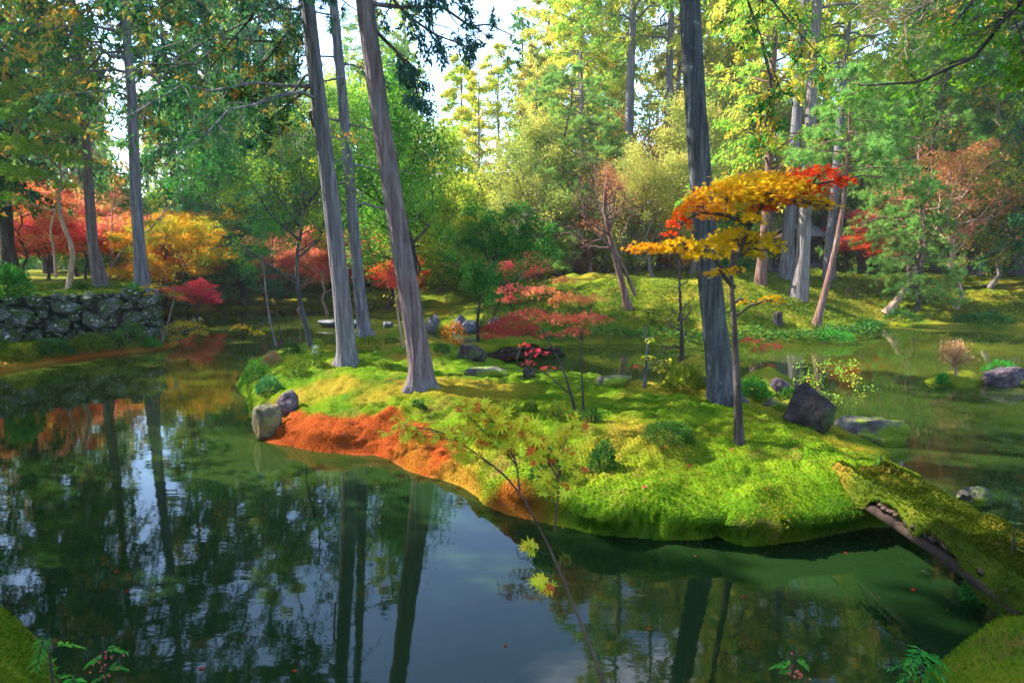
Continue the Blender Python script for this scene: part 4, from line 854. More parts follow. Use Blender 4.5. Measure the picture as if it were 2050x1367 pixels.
# ------------------------------------------------------------------ small tiled shrine on its stone base
shr = empty('shrine', ground_at(1601, 29.5), R(38), 1.14); tag(shr, 'small dark wooden shrine with grey tiled roof on a rough stone base', 'shrine')
rg = np.random.default_rng(15)
MB().add(boxv((0, 0, .22), (1.15, 1.15, .5)), BOXF).build('base_core', MATS['wall_core'], shr)
for sd in range(4):
    for row in range(2):
        for k in range(5):
            o = mobj('stone', sv[rg.integers(10)], MATS['rock_grey'], shr); u = -.52 + k * .26 + rg.normal() * .02; a = sd * math.pi / 2; z = .1 + row * .23
            p = np.array([u, -.60 - .04 * (1 - row)]); o.location = (p[0] * math.cos(a) - p[1] * math.sin(a), p[0] * math.sin(a) + p[1] * math.cos(a), z)
            o.scale = (.29, .22, .27); o.rotation_euler = (rg.normal() * .1, rg.normal() * .2, a)
MB().add(boxv((0, 0, .50), (1.2, 1.2, .07)), BOXF).build('sill', MATS['wood_beam'], shr)
for x in (-.5, .5):
    for y in (-.5, .5): MB().add(boxv((x, y, .98), (.10, .10, .9)), BOXF).build('post', MATS['wood_dark'], shr)
for sd in range(4):
    a = sd * math.pi / 2; c_, s_ = math.cos(a), math.sin(a)
    for k in range(11):
        m_ = boxv(((k - 5) * .082, -.5, .94), (.032, .03, .76)); m_ = np.stack([m_[:, 0] * c_ - m_[:, 1] * s_, m_[:, 0] * s_ + m_[:, 1] * c_, m_[:, 2]], 1)
        MB().add(m_, BOXF).build('slat', MATS['wood_dark'], shr)
    for z in (.58, 1.34):
        m_ = boxv((0, -.5, z), (.9, .05, .07)); m_ = np.stack([m_[:, 0] * c_ - m_[:, 1] * s_, m_[:, 0] * s_ + m_[:, 1] * c_, m_[:, 2]], 1)
        MB().add(m_, BOXF).build('rail', MATS['wood_dark'], shr)
MB().add(boxv((0, 0, .9), (.8, .8, .7)), BOXF).build('inner_chamber', MATS['wood_dark'], shr)
rf = MB(); hw, hl, z0, z1 = .86, .92, 1.42, 1.88
rf.add([(-hl, -hw, z0), (hl, -hw, z0), (hl, 0, z1), (-hl, 0, z1), (-hl, hw, z0), (hl, hw, z0), (-hl, 0, z0 - .02), (hl, 0, z0 - .02)], [np.array([[0, 1, 2, 3], [3, 2, 5, 4], [0, 4, 5, 1]]), np.array([[0, 3, 4], [1, 5, 2]])])
roof = rf.build('roof', MATS['wood_dark'], shr)
tl = mesh_from('tile', np.array([(-.075, 0, .01), (-.04, 0, .05), (.04, 0, .05), (.075, 0, .01), (-.075, .2, .01), (-.04, .2, .05), (.04, .2, .05), (.075, .2, .01), (-.075, 0, -.01), (.075, 0, -.01)], float),
               [np.array([[0, 1, 5, 4], [1, 2, 6, 5], [2, 3, 7, 6], [0, 8, 9, 3]])])
sl = math.atan2(z1 - z0, hw); ll = math.hypot(z1 - z0, hw)
for side in (0, 1):
    for r_ in range(6):
        for k in range(12):
            o = mobj('tile', tl, MATS['tile_grey'], roof); f_ = r_ / 6; sgn = -1 if side == 0 else 1
            o.location = (-hl + .077 + k * .153, sgn * hw * (1 - f_) * 1.02, z0 + (z1 - z0) * f_ + .012); o.rotation_euler = (sl if side == 0 else -sl, 0, 0) if side == 0 else (sl, 0, math.pi)
for k in range(7):
    MB().add(boxv((-hl + .13 + k * .262, 0, z1 + .05), (.25, .13, .12)), BOXF).build('ridge_tile', MATS['tile_grey'], roof)
for sx in (-1, 1):
    for sy in (-1, 1):
        c = np.array([[sx * (hl + .02), sy * hw * 1.03, z0 - .01], [sx * (hl + .02), 0, z1 + .01]]); v_, f_ = tubes(c[None], np.full((1, 2), .035), 4); MB().add(v_, f_).build('barge_board', MATS['wood_beam'], roof)

# ------------------------------------------------------------------ trees and plants with their own shapes
def stem_px(pts, Y=None, back=0.0):
    """a stem from the ground pixel upwards; returns base point and points relative to it"""
    b = hit(*pts[0]) if Y is None else np.array([*P(pts[0][0], pts[0][1], Y)[:2], 0.0])
    if Y is not None: b[2] = max(gz1(b[0], b[1]), 0) - .02
    rel = [np.array([0, 0, -.04])]
    for k, p in enumerate(pts[1:]):
        dy = p[2] if len(p) > 2 else 0.0
        rel.append(P(p[0], p[1], b[1] + dy) - b)
    return b, rel
def pads(rg, list_px, b, leaf, T=T_ST5, dens=1.0, droop=.35, wid=1.0, thick=.32):
    """flat layered maple foliage: (px, py, half width px, half height px, tint, depth offset)"""
    mc = MB(); tw = []
    for (px, py, rx, rz, tn, dy) in list_px:
        Y = b[1] + dy; s = Y / F; c = P(px, py, Y) - b; RX, RZ = rx * s, rz * s
        n = int(dens * RX * RX * 5.2 / (leaf * leaf)) + 8
        a = rg.uniform(0, 6.28, n); q = np.sqrt(rg.random(n)); x, y = q * np.cos(a), q * np.sin(a)
        lob = 1 + .28 * fbm(np.stack([np.cos(a) * 2.2 + px, np.sin(a) * 2.2, np.zeros(n)], 1), 2)
        zz = RZ * (1 - 1.5 * q ** 2) * .75 + rg.normal(size=n) * RZ * thick
        pos = c + np.stack([x * RX * lob, y * RX * .75 * lob, zz], 1)
        g = fbm(np.stack([x * 2.6 + px * .1, y * 2.6, zz * 4], 1), 2) > -.42; pos = pos[g]; x, y = x[g], y[g]; n = len(pos)
        ax = np.stack([x, y, np.full(n, -droop)], 1) + rg.normal(size=(n, 3)) * .45
        no = np.array([0, -.25, 1.0]) + rg.normal(size=(n, 3)) * .42
        t0, t1_ = tn if isinstance(tn, tuple) else (tn, tn)
        tt = np.clip(t0 + (t1_ - t0) * (x * .5 + .5) + .10 * rg.normal(size=n), 0, 1)
        LL = leaf * (.65 + .6 * rg.random(n)); mc.add(*leafverts(rg, pos, ax, no, LL, LL * wid, T, tt)); tw.append((c, RX))
    return mc, tw
def twig_fan(rg, start, c, RX, r=.012, n=7):
    k = 6; q = np.linspace(0, 1, k)[:, None]; mid = (start + c) / 2 + np.array([0, 0, .06])
    main = (1 - q) ** 2 * start + 2 * q * (1 - q) * mid + q ** 2 * c + rg.normal(size=(k, 3)) * .012
    rad = r * np.linspace(1, .4, k)
    l2, r2, _ = spawn(rg, main[None], rad[None], n, .35, 1, 1.0, 60, flat=.2, K=4, lenmin=None, wob=.06)
    l2 = main[-1] + (l2 - main[-1]) * 1.0
    return main, rad, l2, r2
def padded_maple(name, seed, stem, Y, r0, padlist, leaf, barkm, leafm, label, cat='maple', forks=None, T=T_ST5, dens=1.0, group=None, thick=.28, droop=.35):
    rg = np.random.default_rng(seed); b, rel = stem_px(stem, Y); e = empty(name, b); tag(e, label, cat, group)
    mt = MB(); p = polyline(rel, 16); s = np.linspace(0, 1, 16); rr = r0 * (1 - .65 * s) * (1 + .5 * np.exp(-s * 20)); v_, f_ = tubes(p[None], rr[None], 10); mt.add(v_, f_)
    allp = [p]
    for fk in forks or []:
        fp = polyline([P(q[0], q[1], b[1] + (q[2] if len(q) > 2 else 0)) - b for q in fk], 12); v_, f_ = tubes(fp[None], (r0 * .55 * np.linspace(1, .3, 12))[None], 7); mt.add(v_, f_); allp.append(fp)
    mc, tw = pads(rg, padlist, b, leaf, T, dens, droop, 1.0, thick)
    al = np.concatenate(allp)
    for c, RX in tw:
        cand = al[al[:, 2] < c[2] + .05]; cand = cand if len(cand) else al
        st = cand[np.argmin(np.linalg.norm(cand - c, axis=1) + .4 * np.abs(cand[:, 2] - c[2] + .1))]
        m_, r_, l2, r2 = twig_fan(rg, st, c, RX, max(.005, r0 * .28)); v_, f_ = tubes(m_[None], r_[None], 5); mt.add(v_, f_); v_, f_ = tubes(l2, r2, 3); mt.add(v_, f_)
    mt.build('trunk', MATS[barkm], e, True); mc.build('crown', MATS[leafm], e)
    return e
# the orange and red maple
padded_maple('maple_tree', 201, [(1480, 890), (1477, 800), (1472, 700), (1468, 620), (1462, 545), (1468, 500)], None, .05, [
    (1520, 372, 92, 26, (.15, .35), .1), (1455, 388, 70, 22, (.45, .2), .0), (1400, 418, 52, 20, (.75, .4), -.1), (1362, 448, 30, 16, .9, -.1), (1340, 470, 16, 9, .95, 0), (1575, 368, 52, 20, (.3, .95), .2),
    (1640, 350, 52, 17, 1.0, .15), (1690, 362, 26, 10, .98, .1), (1610, 385, 42, 18, .98, .3), (1560, 400, 44, 16, 1.0, .2), (1520, 398, 50, 18, (.2, .6), .0), (1475, 428, 44, 15, (.2, .15), 0), (1640, 410, 34, 12, (.2, .3), .1), (1600, 398, 30, 10, .25, .2),
    (1530, 418, 30, 9, .95, .1), (1300, 497, 44, 12, (.55, .3), -.2), (1360, 492, 46, 14, (.35, .2), -.2), (1415, 492, 50, 16, (.2, .1), -.1), (1470, 474, 54, 18, .12, 0), (1520, 486, 48, 20, (.1, .05), .1), (1400, 512, 34, 10, .15, -.25), (1480, 508, 44, 12, .08, .1),
    (1440, 547, 30, 9, .2, -.15), (1472, 540, 20, 8, .2, -.05), (1490, 605, 16, 7, .15, .1), (1545, 385, 60, 24, (.2, .5), -.25), (1480, 405, 60, 20, (.3, .15), .3), (1660, 412, 24, 10, .2, .1), (1430, 430, 34, 14, (.6, .3), .25), (1500, 440, 30, 12, .15, -.15), (1450, 492, 50, 20, .1, .3), (1535, 500, 32, 16, .05, -.15), (1330, 500, 40, 12, (.45, .3), .1), (1545, 600, 26, 9, .2, .35), (1665, 372, 30, 12, 1.0, .35)], .040, 'bark_dark', 'maple_hero', 'slender maple on the island with orange, yellow and bright red layered leaves',
    forks=[[(1462, 548), (1500, 455), (1530, 405, .05), (1560, 370, .1)], [(1500, 450), (1450, 430, -.05), (1400, 425, -.1), (1365, 448, -.1)], [(1470, 575), (1448, 552, -.1), (1436, 520, -.15), (1380, 498, -.2)], [(1530, 405, .05), (1610, 375, .2), (1680, 360, .15)]], T=T_ST7, dens=1.25)
# saplings with peach and red leaves on the island
padded_maple('maple_sapling', 202, [(1168, 822), (1166, 770), (1163, 720), (1165, 680)], None, .016, [
    (1140, 600, 46, 12, (.2, .35), .1), (1085, 585, 44, 13, (.5, .3), .2), (1030, 580, 30, 12, .75, .25), (1180, 638, 40, 12, (.5, .8), 0), (1120, 640, 48, 14, (.55, .6), .1), (1065, 630, 40, 12, (.7, .5), .2), (1125, 562, 24, 9, .2, .1), (1190, 598, 24, 8, .15, .1), (1150, 665, 30, 9, .7, 0), (1100, 672, 24, 9, .7, .1), (1020, 600, 24, 9, .8, .2)],
    .036, 'bark_dark', 'maple_pink', 'thin straight sapling on the moss carrying peach and coral maple leaves', cat='sapling', dens=1.0)
padded_maple('maple_sapling', 203, [(1155, 826), (1140, 780), (1128, 740), (1108, 700), (1085, 660)], None, .02, [
    (1075, 705, 22, 7, .9, .05), (1060, 728, 16, 6, .9, .05), (1100, 735, 14, 5, .85, 0), (1050, 690, 14, 5, .9, .1)], .034, 'bark_dark', 'maple_red', 'thin leaning sapling with a few red leaves beside the straight one', cat='sapling', forks=[[(1140, 788), (1100, 752), (1062, 735), (1035, 722)]], dens=.4)
padded_maple('laceleaf_maple', 204, [(1012, 700), (1015, 680), (1022, 660)], None, .03, [(1020, 648, 46, 16, (.6, .7), 0), (985, 662, 30, 14, .7, -.1), (1060, 662, 30, 14, .65, 0), (1015, 672, 45, 14, (.55, .5), -.25), (1075, 676, 18, 7, .5, 0), (1040, 632, 20, 8, .7, .1)],
             .036, 'bark_dark', 'maple_red', 'low domed scarlet laceleaf maple beside the low log bridge', dens=1.15, droop=.7)
padded_maple('maple_tree', 205, [(322, 690), (335, 650), (348, 600), (352, 570)], None, .03, [(310, 575, 26, 7, .5, -.1), (345, 590, 22, 9, .2, 0), (372, 652, 34, 9, (.3, .45), -.2), (395, 668, 20, 8, .5, -.2), (340, 662, 20, 8, .3, -.1), (300, 590, 12, 5, .6, 0), (355, 675, 16, 6, .4, -.1)],
             .045, 'bark_pale', 'maple_yellow', 'small leaning maple at the tip of the walled bank with orange leaves over the water', forks=[[(333, 660), (352, 655, -.1), (385, 660, -.2)]], dens=.8)
padded_maple('maple_tree', 206, [(135, 556), (147, 500), (122, 440), (116, 390), (126, 345), (105, 290)], 18.6, .075, [
    (40, 235, 66, 20, (.3, .45), -.4), (95, 205, 60, 20, (.35, .5), 0), (120, 262, 52, 18, (.4, .3), -.3), (30, 290, 60, 20, (.3, .5), -.6), (90, 305, 62, 20, (.45, .4), -.4), (140, 325, 34, 14, .5, 0), (20, 345, 50, 18, .4, -.6), (70, 355, 48, 16, .5, -.3), (10, 200, 60, 22, .3, 0), (130, 375, 26, 9, .7, 0), (55, 175, 50, 16, .5, .3), (15, 400, 40, 14, .3, -.5)],
    .058, 'bark_tan', 'maple_green', 'twin stemmed maple with olive green leaves above the stone terrace', forks=[[(112, 556), (108, 500), (100, 460), (118, 400), (126, 345)], [(126, 345), (80, 300, -.3), (35, 280, -.5)], [(116, 390), (150, 340), (150, 310)]], dens=1.0)
padded_maple('maple_tree', 207, [(1496, 745), (1512, 722), (1530, 703)], None, .012, [(1500, 682, 22, 6, .6, 0), (1545, 694, 24, 7, .6, 0), (1520, 700, 18, 6, .5, .05), (1540, 735, 14, 6, .5, 0)], .036, 'bark_dark', 'maple_red', 'tiny red maple on the leafy islet behind the dark trunk', dens=.8)
padded_maple('maple_tree', 208, [(560, 715), (535, 690), (505, 665), (480, 655)], None, .012, [(480, 656, 22, 6, (.6, .4), 0), (515, 667, 18, 6, .25, 0)], .04, 'bark_dark', 'maple_yellow', 'thin maple branch with orange leaves reaching over the water from the island tip', dens=.8)
padded_maple('maple_sapling', 209, [(1290, 778), (1294, 730), (1297, 690), (1290, 652)], None, .028, [(1300, 680, 12, 5, .1, 0), (1318, 740, 16, 6, .3, 0), (1300, 715, 14, 5, .2, 0), (1275, 735, 9, 4, .9, 0), (1330, 725, 14, 5, .4, 0)], .04, 'bark_lichen', 'sapling', 'lichen grey broken sapling with a few yellow leaves at the pond edge', cat='sapling', dens=.5)
# clipped green tree, slender tree, leaning stems
def custom_tree(name, seed, stem, Y, r0, barkm, leafm, label, cat='tree', gen='broad', group=None, limbs=None, **kw):
    b, rel = stem_px(stem, Y); h = rel[-1][2]
    if limbs: kw['limbs'] = [[P(q[0], q[1], b[1] + (q[2] if len(q) > 2 else 0)) - b for q in l] for l in limbs]
    m_ = broadleaf(seed, h, r0, trunk=rel, **kw) if gen == 'broad' else conifer(seed, h, r0, trunk=rel, **kw)
    return put(name, m_, b, 0, 1.0, barkm, leafm, label, cat, group)
custom_tree('clipped_tree', 301, [(958, 694), (955, 640), (965, 585), (985, 530), (1000, 480)], None, .045, 'bark_dark', 'green', 'cloud shaped green tree with two dark stems on the back of the island', nl=8, n2=7, n3=8, per=20, leaf=.07, wid=.55, spreadf=.4, ang=65, up=.1, flat=.35, start=.45, jit=.075, base=.35,
            limbs=[[(985, 700), (975, 665), (1000, 600), (1030, 560)], [(960, 600), (930, 540), (915, 480)], [(985, 530), (1040, 470), (1075, 455)], [(980, 540), (960, 450), (950, 430)], [(1010, 590), (1060, 530), (1095, 500)], [(985, 520), (1010, 440), (1030, 420)]])
custom_tree('slender_tree', 302, [(626, 705), (612, 650), (596, 580), (592, 520), (606, 450), (612, 400), (600, 340)], None, .05, 'bark_lichen', 'green_olive', 'slender lichen spotted tree with thin arching branches on the island tip', nl=6, n2=6, n3=6, per=9, leaf=.06, wid=.55, spreadf=.35, ang=55, up=.2, start=.5, jit=.10, base=.3,
            limbs=[[(594, 560), (550, 540), (500, 500), (440, 470)], [(598, 480), (540, 430), (500, 360)], [(604, 460), (560, 400), (520, 330)], [(592, 520), (640, 480), (655, 420)], [(610, 420), (650, 360), (660, 300)]])
custom_tree('slender_tree', 303, [(553, 692), (540, 640), (534, 600), (528, 540), (522, 470)], None, .03, 'bark_pale', 'green', 'thin pale crooked stem at the left shore of the island', nl=6, n2=4, n3=4, per=8, leaf=.06, spreadf=.35, start=.5, up=.2, jit=.1)
custom_tree('slender_tree', 304, [(566, 690), (556, 640), (548, 580), (545, 500), (550, 440)], None, .022, 'bark_dark', 'green', 'thin dark stem beside the pale crooked one', nl=6, n2=4, n3=4, per=8, leaf=.06, spreadf=.35, start=.5, up=.2, jit=.1)
custom_tree('slender_tree', 305, [(808, 698), (798, 640), (790, 580), (784, 540)], None, .022, 'bark_tan', 'maple_red', 'thin brown stem with red leaves between the slender and the brown trunk', nl=4, n2=3, n3=4, per=8, leaf=.06, wid=1, spreadf=.3, start=.7, up=.1, flat=.3, T=T_ST5, normal_up=1, jit=.07)
custom_tree('leaning_tree', 306, [(1258, 618), (1248, 575), (1232, 520), (1218, 460), (1208, 415), (1215, 360)], None, .12, 'bark_red', 'rust', 'twisted leaning trunk with pinkish bare twigs on the far bank', nl=10, n2=7, n3=7, per=3, leaf=.05, spreadf=.35, ang=45, up=.25, start=.55, jit=.1,
            limbs=[[(1272, 592), (1262, 560), (1235, 510), (1200, 470), (1160, 430), (1140, 400)]])
custom_tree('pine_tree', 307, [(1633, 652), (1650, 590), (1668, 520), (1682, 450), (1692, 380), (1700, 260), (1702, 140)], None, .105, 'bark_red', 'pine_light', 'leaning thin red barked pine rising from the bank below the shrine', cat='pine', gen='con', start=.56, nb=26, blen=1.7, rise=.1, droop=.2, per=18, nsub=7, leaf=.17, wid=.02, mode='pine', taperp=.4, group='pines on the far banks')
custom_tree('forked_tree', 308, [(1772, 628), (1800, 597), (1822, 565), (1845, 512), (1880, 455), (1905, 400), (1925, 330)], None, .13, 'bark_tan', 'rust', 'forked leaning tree with pale bare limbs over the inlet', nl=5, n2=6, n3=6, per=5, leaf=.08, spreadf=.35, ang=40, up=.3, start=.5, jit=.15,
            limbs=[[(1830, 550), (1860, 500), (1930, 460), (1990, 420), (2040, 350)], [(1822, 560), (1815, 520), (1820, 470)], [(1850, 505), (1850, 440), (1835, 370), (1840, 290)], [(1880, 455), (1940, 380), (1985, 320), (2020, 250)]])
custom_tree('bare_tree', 309, [(1366, 716), (1364, 650), (1361, 580), (1358, 505)], 13.2, .05, 'bark_dark', 'rust', 'thin dark trunk with short bare twigs on the leafy islet', nl=14, n2=4, n3=2, per=1, leaf=.04, spreadf=.22, ang=70, up=.0, start=.15, jit=.05)
custom_tree('bare_tree', 310, [(214, 562), (232, 520), (250, 495), (300, 460), (330, 430)], None, .06, 'bark_pale', 'maple_yellow', 'pale bare branching tree leaning between the two terrace conifers', nl=5, n2=5, n3=4, per=1, leaf=.06, spreadf=.5, ang=45, up=.3, start=.2, jit=.1, limbs=[[(220, 550), (225, 480), (222, 430), (235, 380)], [(300, 460), (350, 400), (375, 330)]])
custom_tree('stump_shrub', 311, [(1668, 800), (1662, 775), (1668, 752)], 9.6, .01, 'bark_dark', 'cypress_lime', 'fresh green sprig bush at the water behind the large dark boulder', cat='shrub', nl=8, n2=5, n3=4, per=5, leaf=.035, spreadf=.9, ang=60, up=.05, start=.1, jit=.04)
custom_tree('islet_shrub', 312, [(1915, 752), (1912, 735), (1910, 715)], None, .02, 'bark_tan', 'shrub_pink', 'umbrella shaped pinkish shrub on the little mossy islet', cat='shrub', nl=10, n2=6, n3=6, per=5, leaf=.045, wid=.4, spreadf=1.1, ang=38, up=.45, start=.05, jit=.04, flat=1)
# stumps on the far bank
for px, py, w, hh, lab in ((1557, 648, 15, 22, 'short rotten brown stump on the sunny bank'),):
    b = hit(px, py); s = b[1] / F; K, S = 8, 20; z = np.linspace(-.1, 1, K); A, Z = np.meshgrid(np.arange(S) / S * 6.283, z)
    rr = w * s / 2 * (1 + .5 * np.exp(-Z * 5)) * (1 + .12 * np.sin(A * 5) + .1 * np.sin(A * 9 + Z * 3)); zz = Z * hh * s * (1 + .12 * np.sin(A * 3) * (Z > .9))
    v_ = np.stack([rr * np.cos(A), rr * np.sin(A), zz], -1).reshape(-1, 3); i = np.arange(K * S).reshape(K, S); nx_ = np.roll(i, -1, 1)
    o = MB().add(v_, [np.stack([i[:-1], nx_[:-1], nx_[1:], i[1:]], -1).reshape(-1, 4), i[-1][None]]).build('tree_stump', MATS['bark_dark'], loc=b); tag(o, lab, 'stump')


# ------------------------------------------------------------------ shrubs, mounds and ferns
def shrub_mesh(seed, dims, leaf, n, wid=.45, ragged=.22, up=.5, tsd=.16, tb=.35, redshare=0.0):
    rg = np.random.default_rng(seed); d = nrm(rg.normal(size=(n, 3))); d[:, 2] = np.abs(d[:, 2]) * 1.0 - .05
    r = (.55 + .45 * rg.random(n) ** .5) * (1 + ragged * fbm(d * 2.3 + seed * 3, 3))
    p = d * r[:, None] * np.array([dims[0] / 2, dims[1] / 2, dims[2]])
    ax = d + rg.normal(size=(n, 3)) * .5; ax[:, 2] += up; tt = np.clip(tb + tsd * rg.normal(size=n) + .25 * fbm(d * 3 + seed, 2), 0, 1)
    if redshare: tt = np.where(rg.random(n) < redshare, 1.0, tt * .8)
    LL = leaf * (.6 + .8 * rg.random(n)); mc = MB(); mc.add(*leafverts(rg, p, ax, d + rg.normal(size=(n, 3)) * .6, LL, LL * wid, T_RH, tt))
    ns = 9; q = np.stack([np.zeros((ns, 3)), p[:ns] * .45, p[:ns] * .85], 1); q[:, 0] = rg.normal(size=(ns, 3)) * np.array([.02, .02, 0]); q[:, 0, 2] = -.05
    mt = MB(); v_, f_ = tubes(q, np.full((ns, 3), .006) * max(1, dims[2] * 2), 4); mt.add(v_, f_)
    return mt.mesh('stems'), mc.mesh('leaves')
def shrub_px(seed, l, r, b, t, mat, label, leaf=.03, n=1400, name='shrub', cat='shrub', depth=.9, group=None, **kw):
    q = hit((l + r) / 2, b); s = q[1] / F; w = (r - l) * s; hh = (b - t) * s * 1.0
    q[1] += w * depth * .3; q[2] = max(gz1(q[0], q[1]), 0) - .02
    hh = max(.04, hh + (hit((l + r) / 2, b)[2] - q[2]) - .1 * w)
    a_, c_ = shrub_mesh(seed, (w, w * depth, hh), leaf, n, **kw); e = empty(name, q); tag(e, label, cat, group)
    mobj('stems', a_, MATS['bark_dark'], e); mobj('leaves', c_, MATS[mat], e); return e
SH = [
 (1285, 1402, 905, 832, 'shrub_dark', 'dark green moss hummock on the middle of the island', .02, 5200, {}),
 (1180, 1236, 950, 876, 'shrub_dark', 'dark upright little shrub on the island in front of the hummock', .026, 1900, dict(depth=.9)),
 (1062, 1124, 975, 888, 'shrub_dark', 'glossy deep green bush near the front rim of the island', .05, 700, {}),
 (992, 1042, 842, 800, 'shrub_moss', 'small island shrub flecked with red leaves', .028, 900, {}),
 (1044, 1080, 825, 797, 'shrub_moss', 'small round olive shrub beside the red flecked one', .024, 900, {}),
 (1088, 1142, 840, 797, 'shrub_moss', 'small round olive shrub at the foot of the two saplings', .026, 1100, {}),
 (1160, 1205, 845, 815, 'shrub_dark', 'low green tuft under the straight sapling', .03, 600, {}),
 (864, 902, 707, 684, 'shrub_dark', 'round bright little bush beside the dark angular boulder', .028, 900, {}),
 (750, 786, 742, 720, 'shrub_moss', 'low tuft on the moss between the two leaning trunks', .03, 600, {}),
 (482, 535, 770, 712, 'green', 'leafy shrub at the left tip of the island', .045, 900, {}),
 (505, 560, 795, 750, 'pine', 'spreading green shrub at the waterline of the island tip', .04, 1000, {}),
 (560, 612, 758, 705, 'shrub_moss', 'olive mound shrub behind the angular brownish rock', .03, 1200, {}),
 (600, 650, 735, 690, 'shrub_moss', 'olive shrub at the foot of the slender lichen spotted tree', .03, 1200, {}),
 (560, 600, 712, 680, 'shrub_dark', 'dark shrub between the thin stems on the island tip', .035, 800, {}),
 (520, 560, 730, 700, 'shrub_pink', 'pinkish leaved low shrub on the island tip', .035, 700, {}),
 (640, 680, 690, 662, 'shrub_moss', 'olive shrub left of the grey leaning trunk', .035, 800, {}),
 (705, 762, 706, 668, 'shrub_moss', 'loose olive shrub at the foot of the slender grey trunk', .035, 900, {}),
 (765, 800, 690, 672, 'shrub_dark', 'little dark shrub behind the thin brown stem', .035, 500, {}),
 (1328, 1432, 788, 722, 'shrub_moss', 'shaggy olive brown bush covering the islet of the thin dark trunk', .04, 2600, dict(ragged=.4)),
 (1476, 1550, 800, 752, 'green', 'leafy green bush on the islet behind the dark trunk', .045, 1300, dict(ragged=.4)),
 (1560, 1600, 800, 775, 'shrub_dark', 'dark fern clump beside the brown islet rock', .04, 500, {}),
 (1640, 1720, 690, 655, 'fern', 'green shrub at the waterline below the leaning red pine', .06, 900, {}),
 (1060, 1130, 705, 655, 'fern', 'round green bush by the end of the low log bridge', .06, 1300, {}),
 (1300, 1390, 660, 600, 'shrub_moss', 'olive bush on the far bank behind the thin dark trunk', .07, 1400, dict(ragged=.4)),
 (1880, 1900, 770, 748, 'fern', 'small green tuft at the edge of the shrub islet', .05, 250, {}),
 (1985, 2050, 745, 718, 'fern', 'fresh green plant on top of the grey purple boulder', .05, 350, {}),
 (0, 62, 722, 680, 'shrub_moss', 'mossy olive mound below the far end of the stone wall', .05, 1500, {}),
 (55, 135, 714, 672, 'shrub_dark', 'dark green mound below the middle of the stone wall', .05, 1600, {}),
 (125, 215, 706, 664, 'shrub_moss', 'olive mound against the stone wall', .05, 1600, {}),
 (200, 285, 698, 640, 'shrub_dark', 'tall dark ivy mound against the stone wall near its corner', .05, 2200, {}),
 (282, 316, 703, 680, 'fern', 'small green fern at the corner of the stone wall', .06, 400, {}),
 (136, 170, 582, 562, 'shrub_dark', 'small clipped round bush on top of the terrace', .05, 700, {}),
 (-30, 48, 650, 565, 'fern', 'bright green feathery bush at the end of the stone wall', .10, 1500, dict(ragged=.4)),
 (250, 282, 600, 575, 'fern', 'small green shrub at the foot of the wall corner conifer', .06, 400, {}),
 (880, 935, 672, 640, 'maple_orange', 'small orange leaved shrub among the grey shore rocks', .05, 500, {}),
 (1780, 1850, 645, 615, 'shrub_dark', 'shaded green shrub under the forked leaning tree', .07, 800, {}),
 (1930, 2040, 655, 620, 'shrub_dark', 'dark green shrub along the shaded far bank', .08, 1200, {}),
 (1935, 1985, 1205, 1150, 'fern', 'small green mossy tuft in the water under the log bridge', .03, 900, {}),
]
for k, (l, r, b, t, mt_, lab, lf, n, kw) in enumerate(SH):
    shrub_px(400 + k, l, r, b, t, mt_, lab, lf, n, redshare=.0, group='low shrubs around the pond', **kw)
# low leafy ground cover along the far shore (uncountable)
rg = np.random.default_rng(88)
def cover(name, n, xr, yr, dr, leaf, mat, label, lift=.10, wid=.5, dens=None):
    q = np.stack([rg.uniform(*xr, n), rg.uniform(*yr, n)], 1); d = sdf(q, FAR); k = (d > dr[0]) & (d < dr[1] * (.75 + .5 * fbm(xy0(q[:, 0], q[:, 1], .7), 2)))
    q = q[k]; N = len(q); z = land_h(q[:, 0], q[:, 1]); p = np.column_stack([q, z + lift * rg.random(N) * (1 + fbm(xy0(q[:, 0], q[:, 1], 1.5), 2))])
    ax = rg.normal(size=(N, 3)); ax[:, 2] = np.abs(ax[:, 2]) * .4; L = leaf * (.6 + .8 * rg.random(N))
    vv, ff, tt = leafverts(rg, p, ax, rg.normal(size=(N, 3)) * .6 + np.array([0, -.2, 1]), L, L * wid, T_RH, np.clip(.4 + .25 * fbm(xy0(q[:, 0], q[:, 1], 1.1), 2) + .15 * rg.normal(size=N), 0, 1))
    o = mobj(name, mesh_from(name, vv, ff, {'tint': tt}), MATS[mat]); tag(o, label, None, kind='stuff')
cover('ground_cover', 60000, (-1, 13), (15.5, 21), (.02, .62), .085, 'shrub_dark', 'low dark leafy plants along the far shoreline', .16)
cover('moss_tufts', 110000, (-1, 17), (16.5, 29), (.5, 9), .07, 'shrub_moss', 'shaggy moss tufts over the far bank', .03, .5)
cover('moss_tufts', 50000, (-15, -5), (12, 27), (.05, 6), .07, 'shrub_moss', 'shaggy moss tufts over the walled bank and the far lawn', .03, .5)

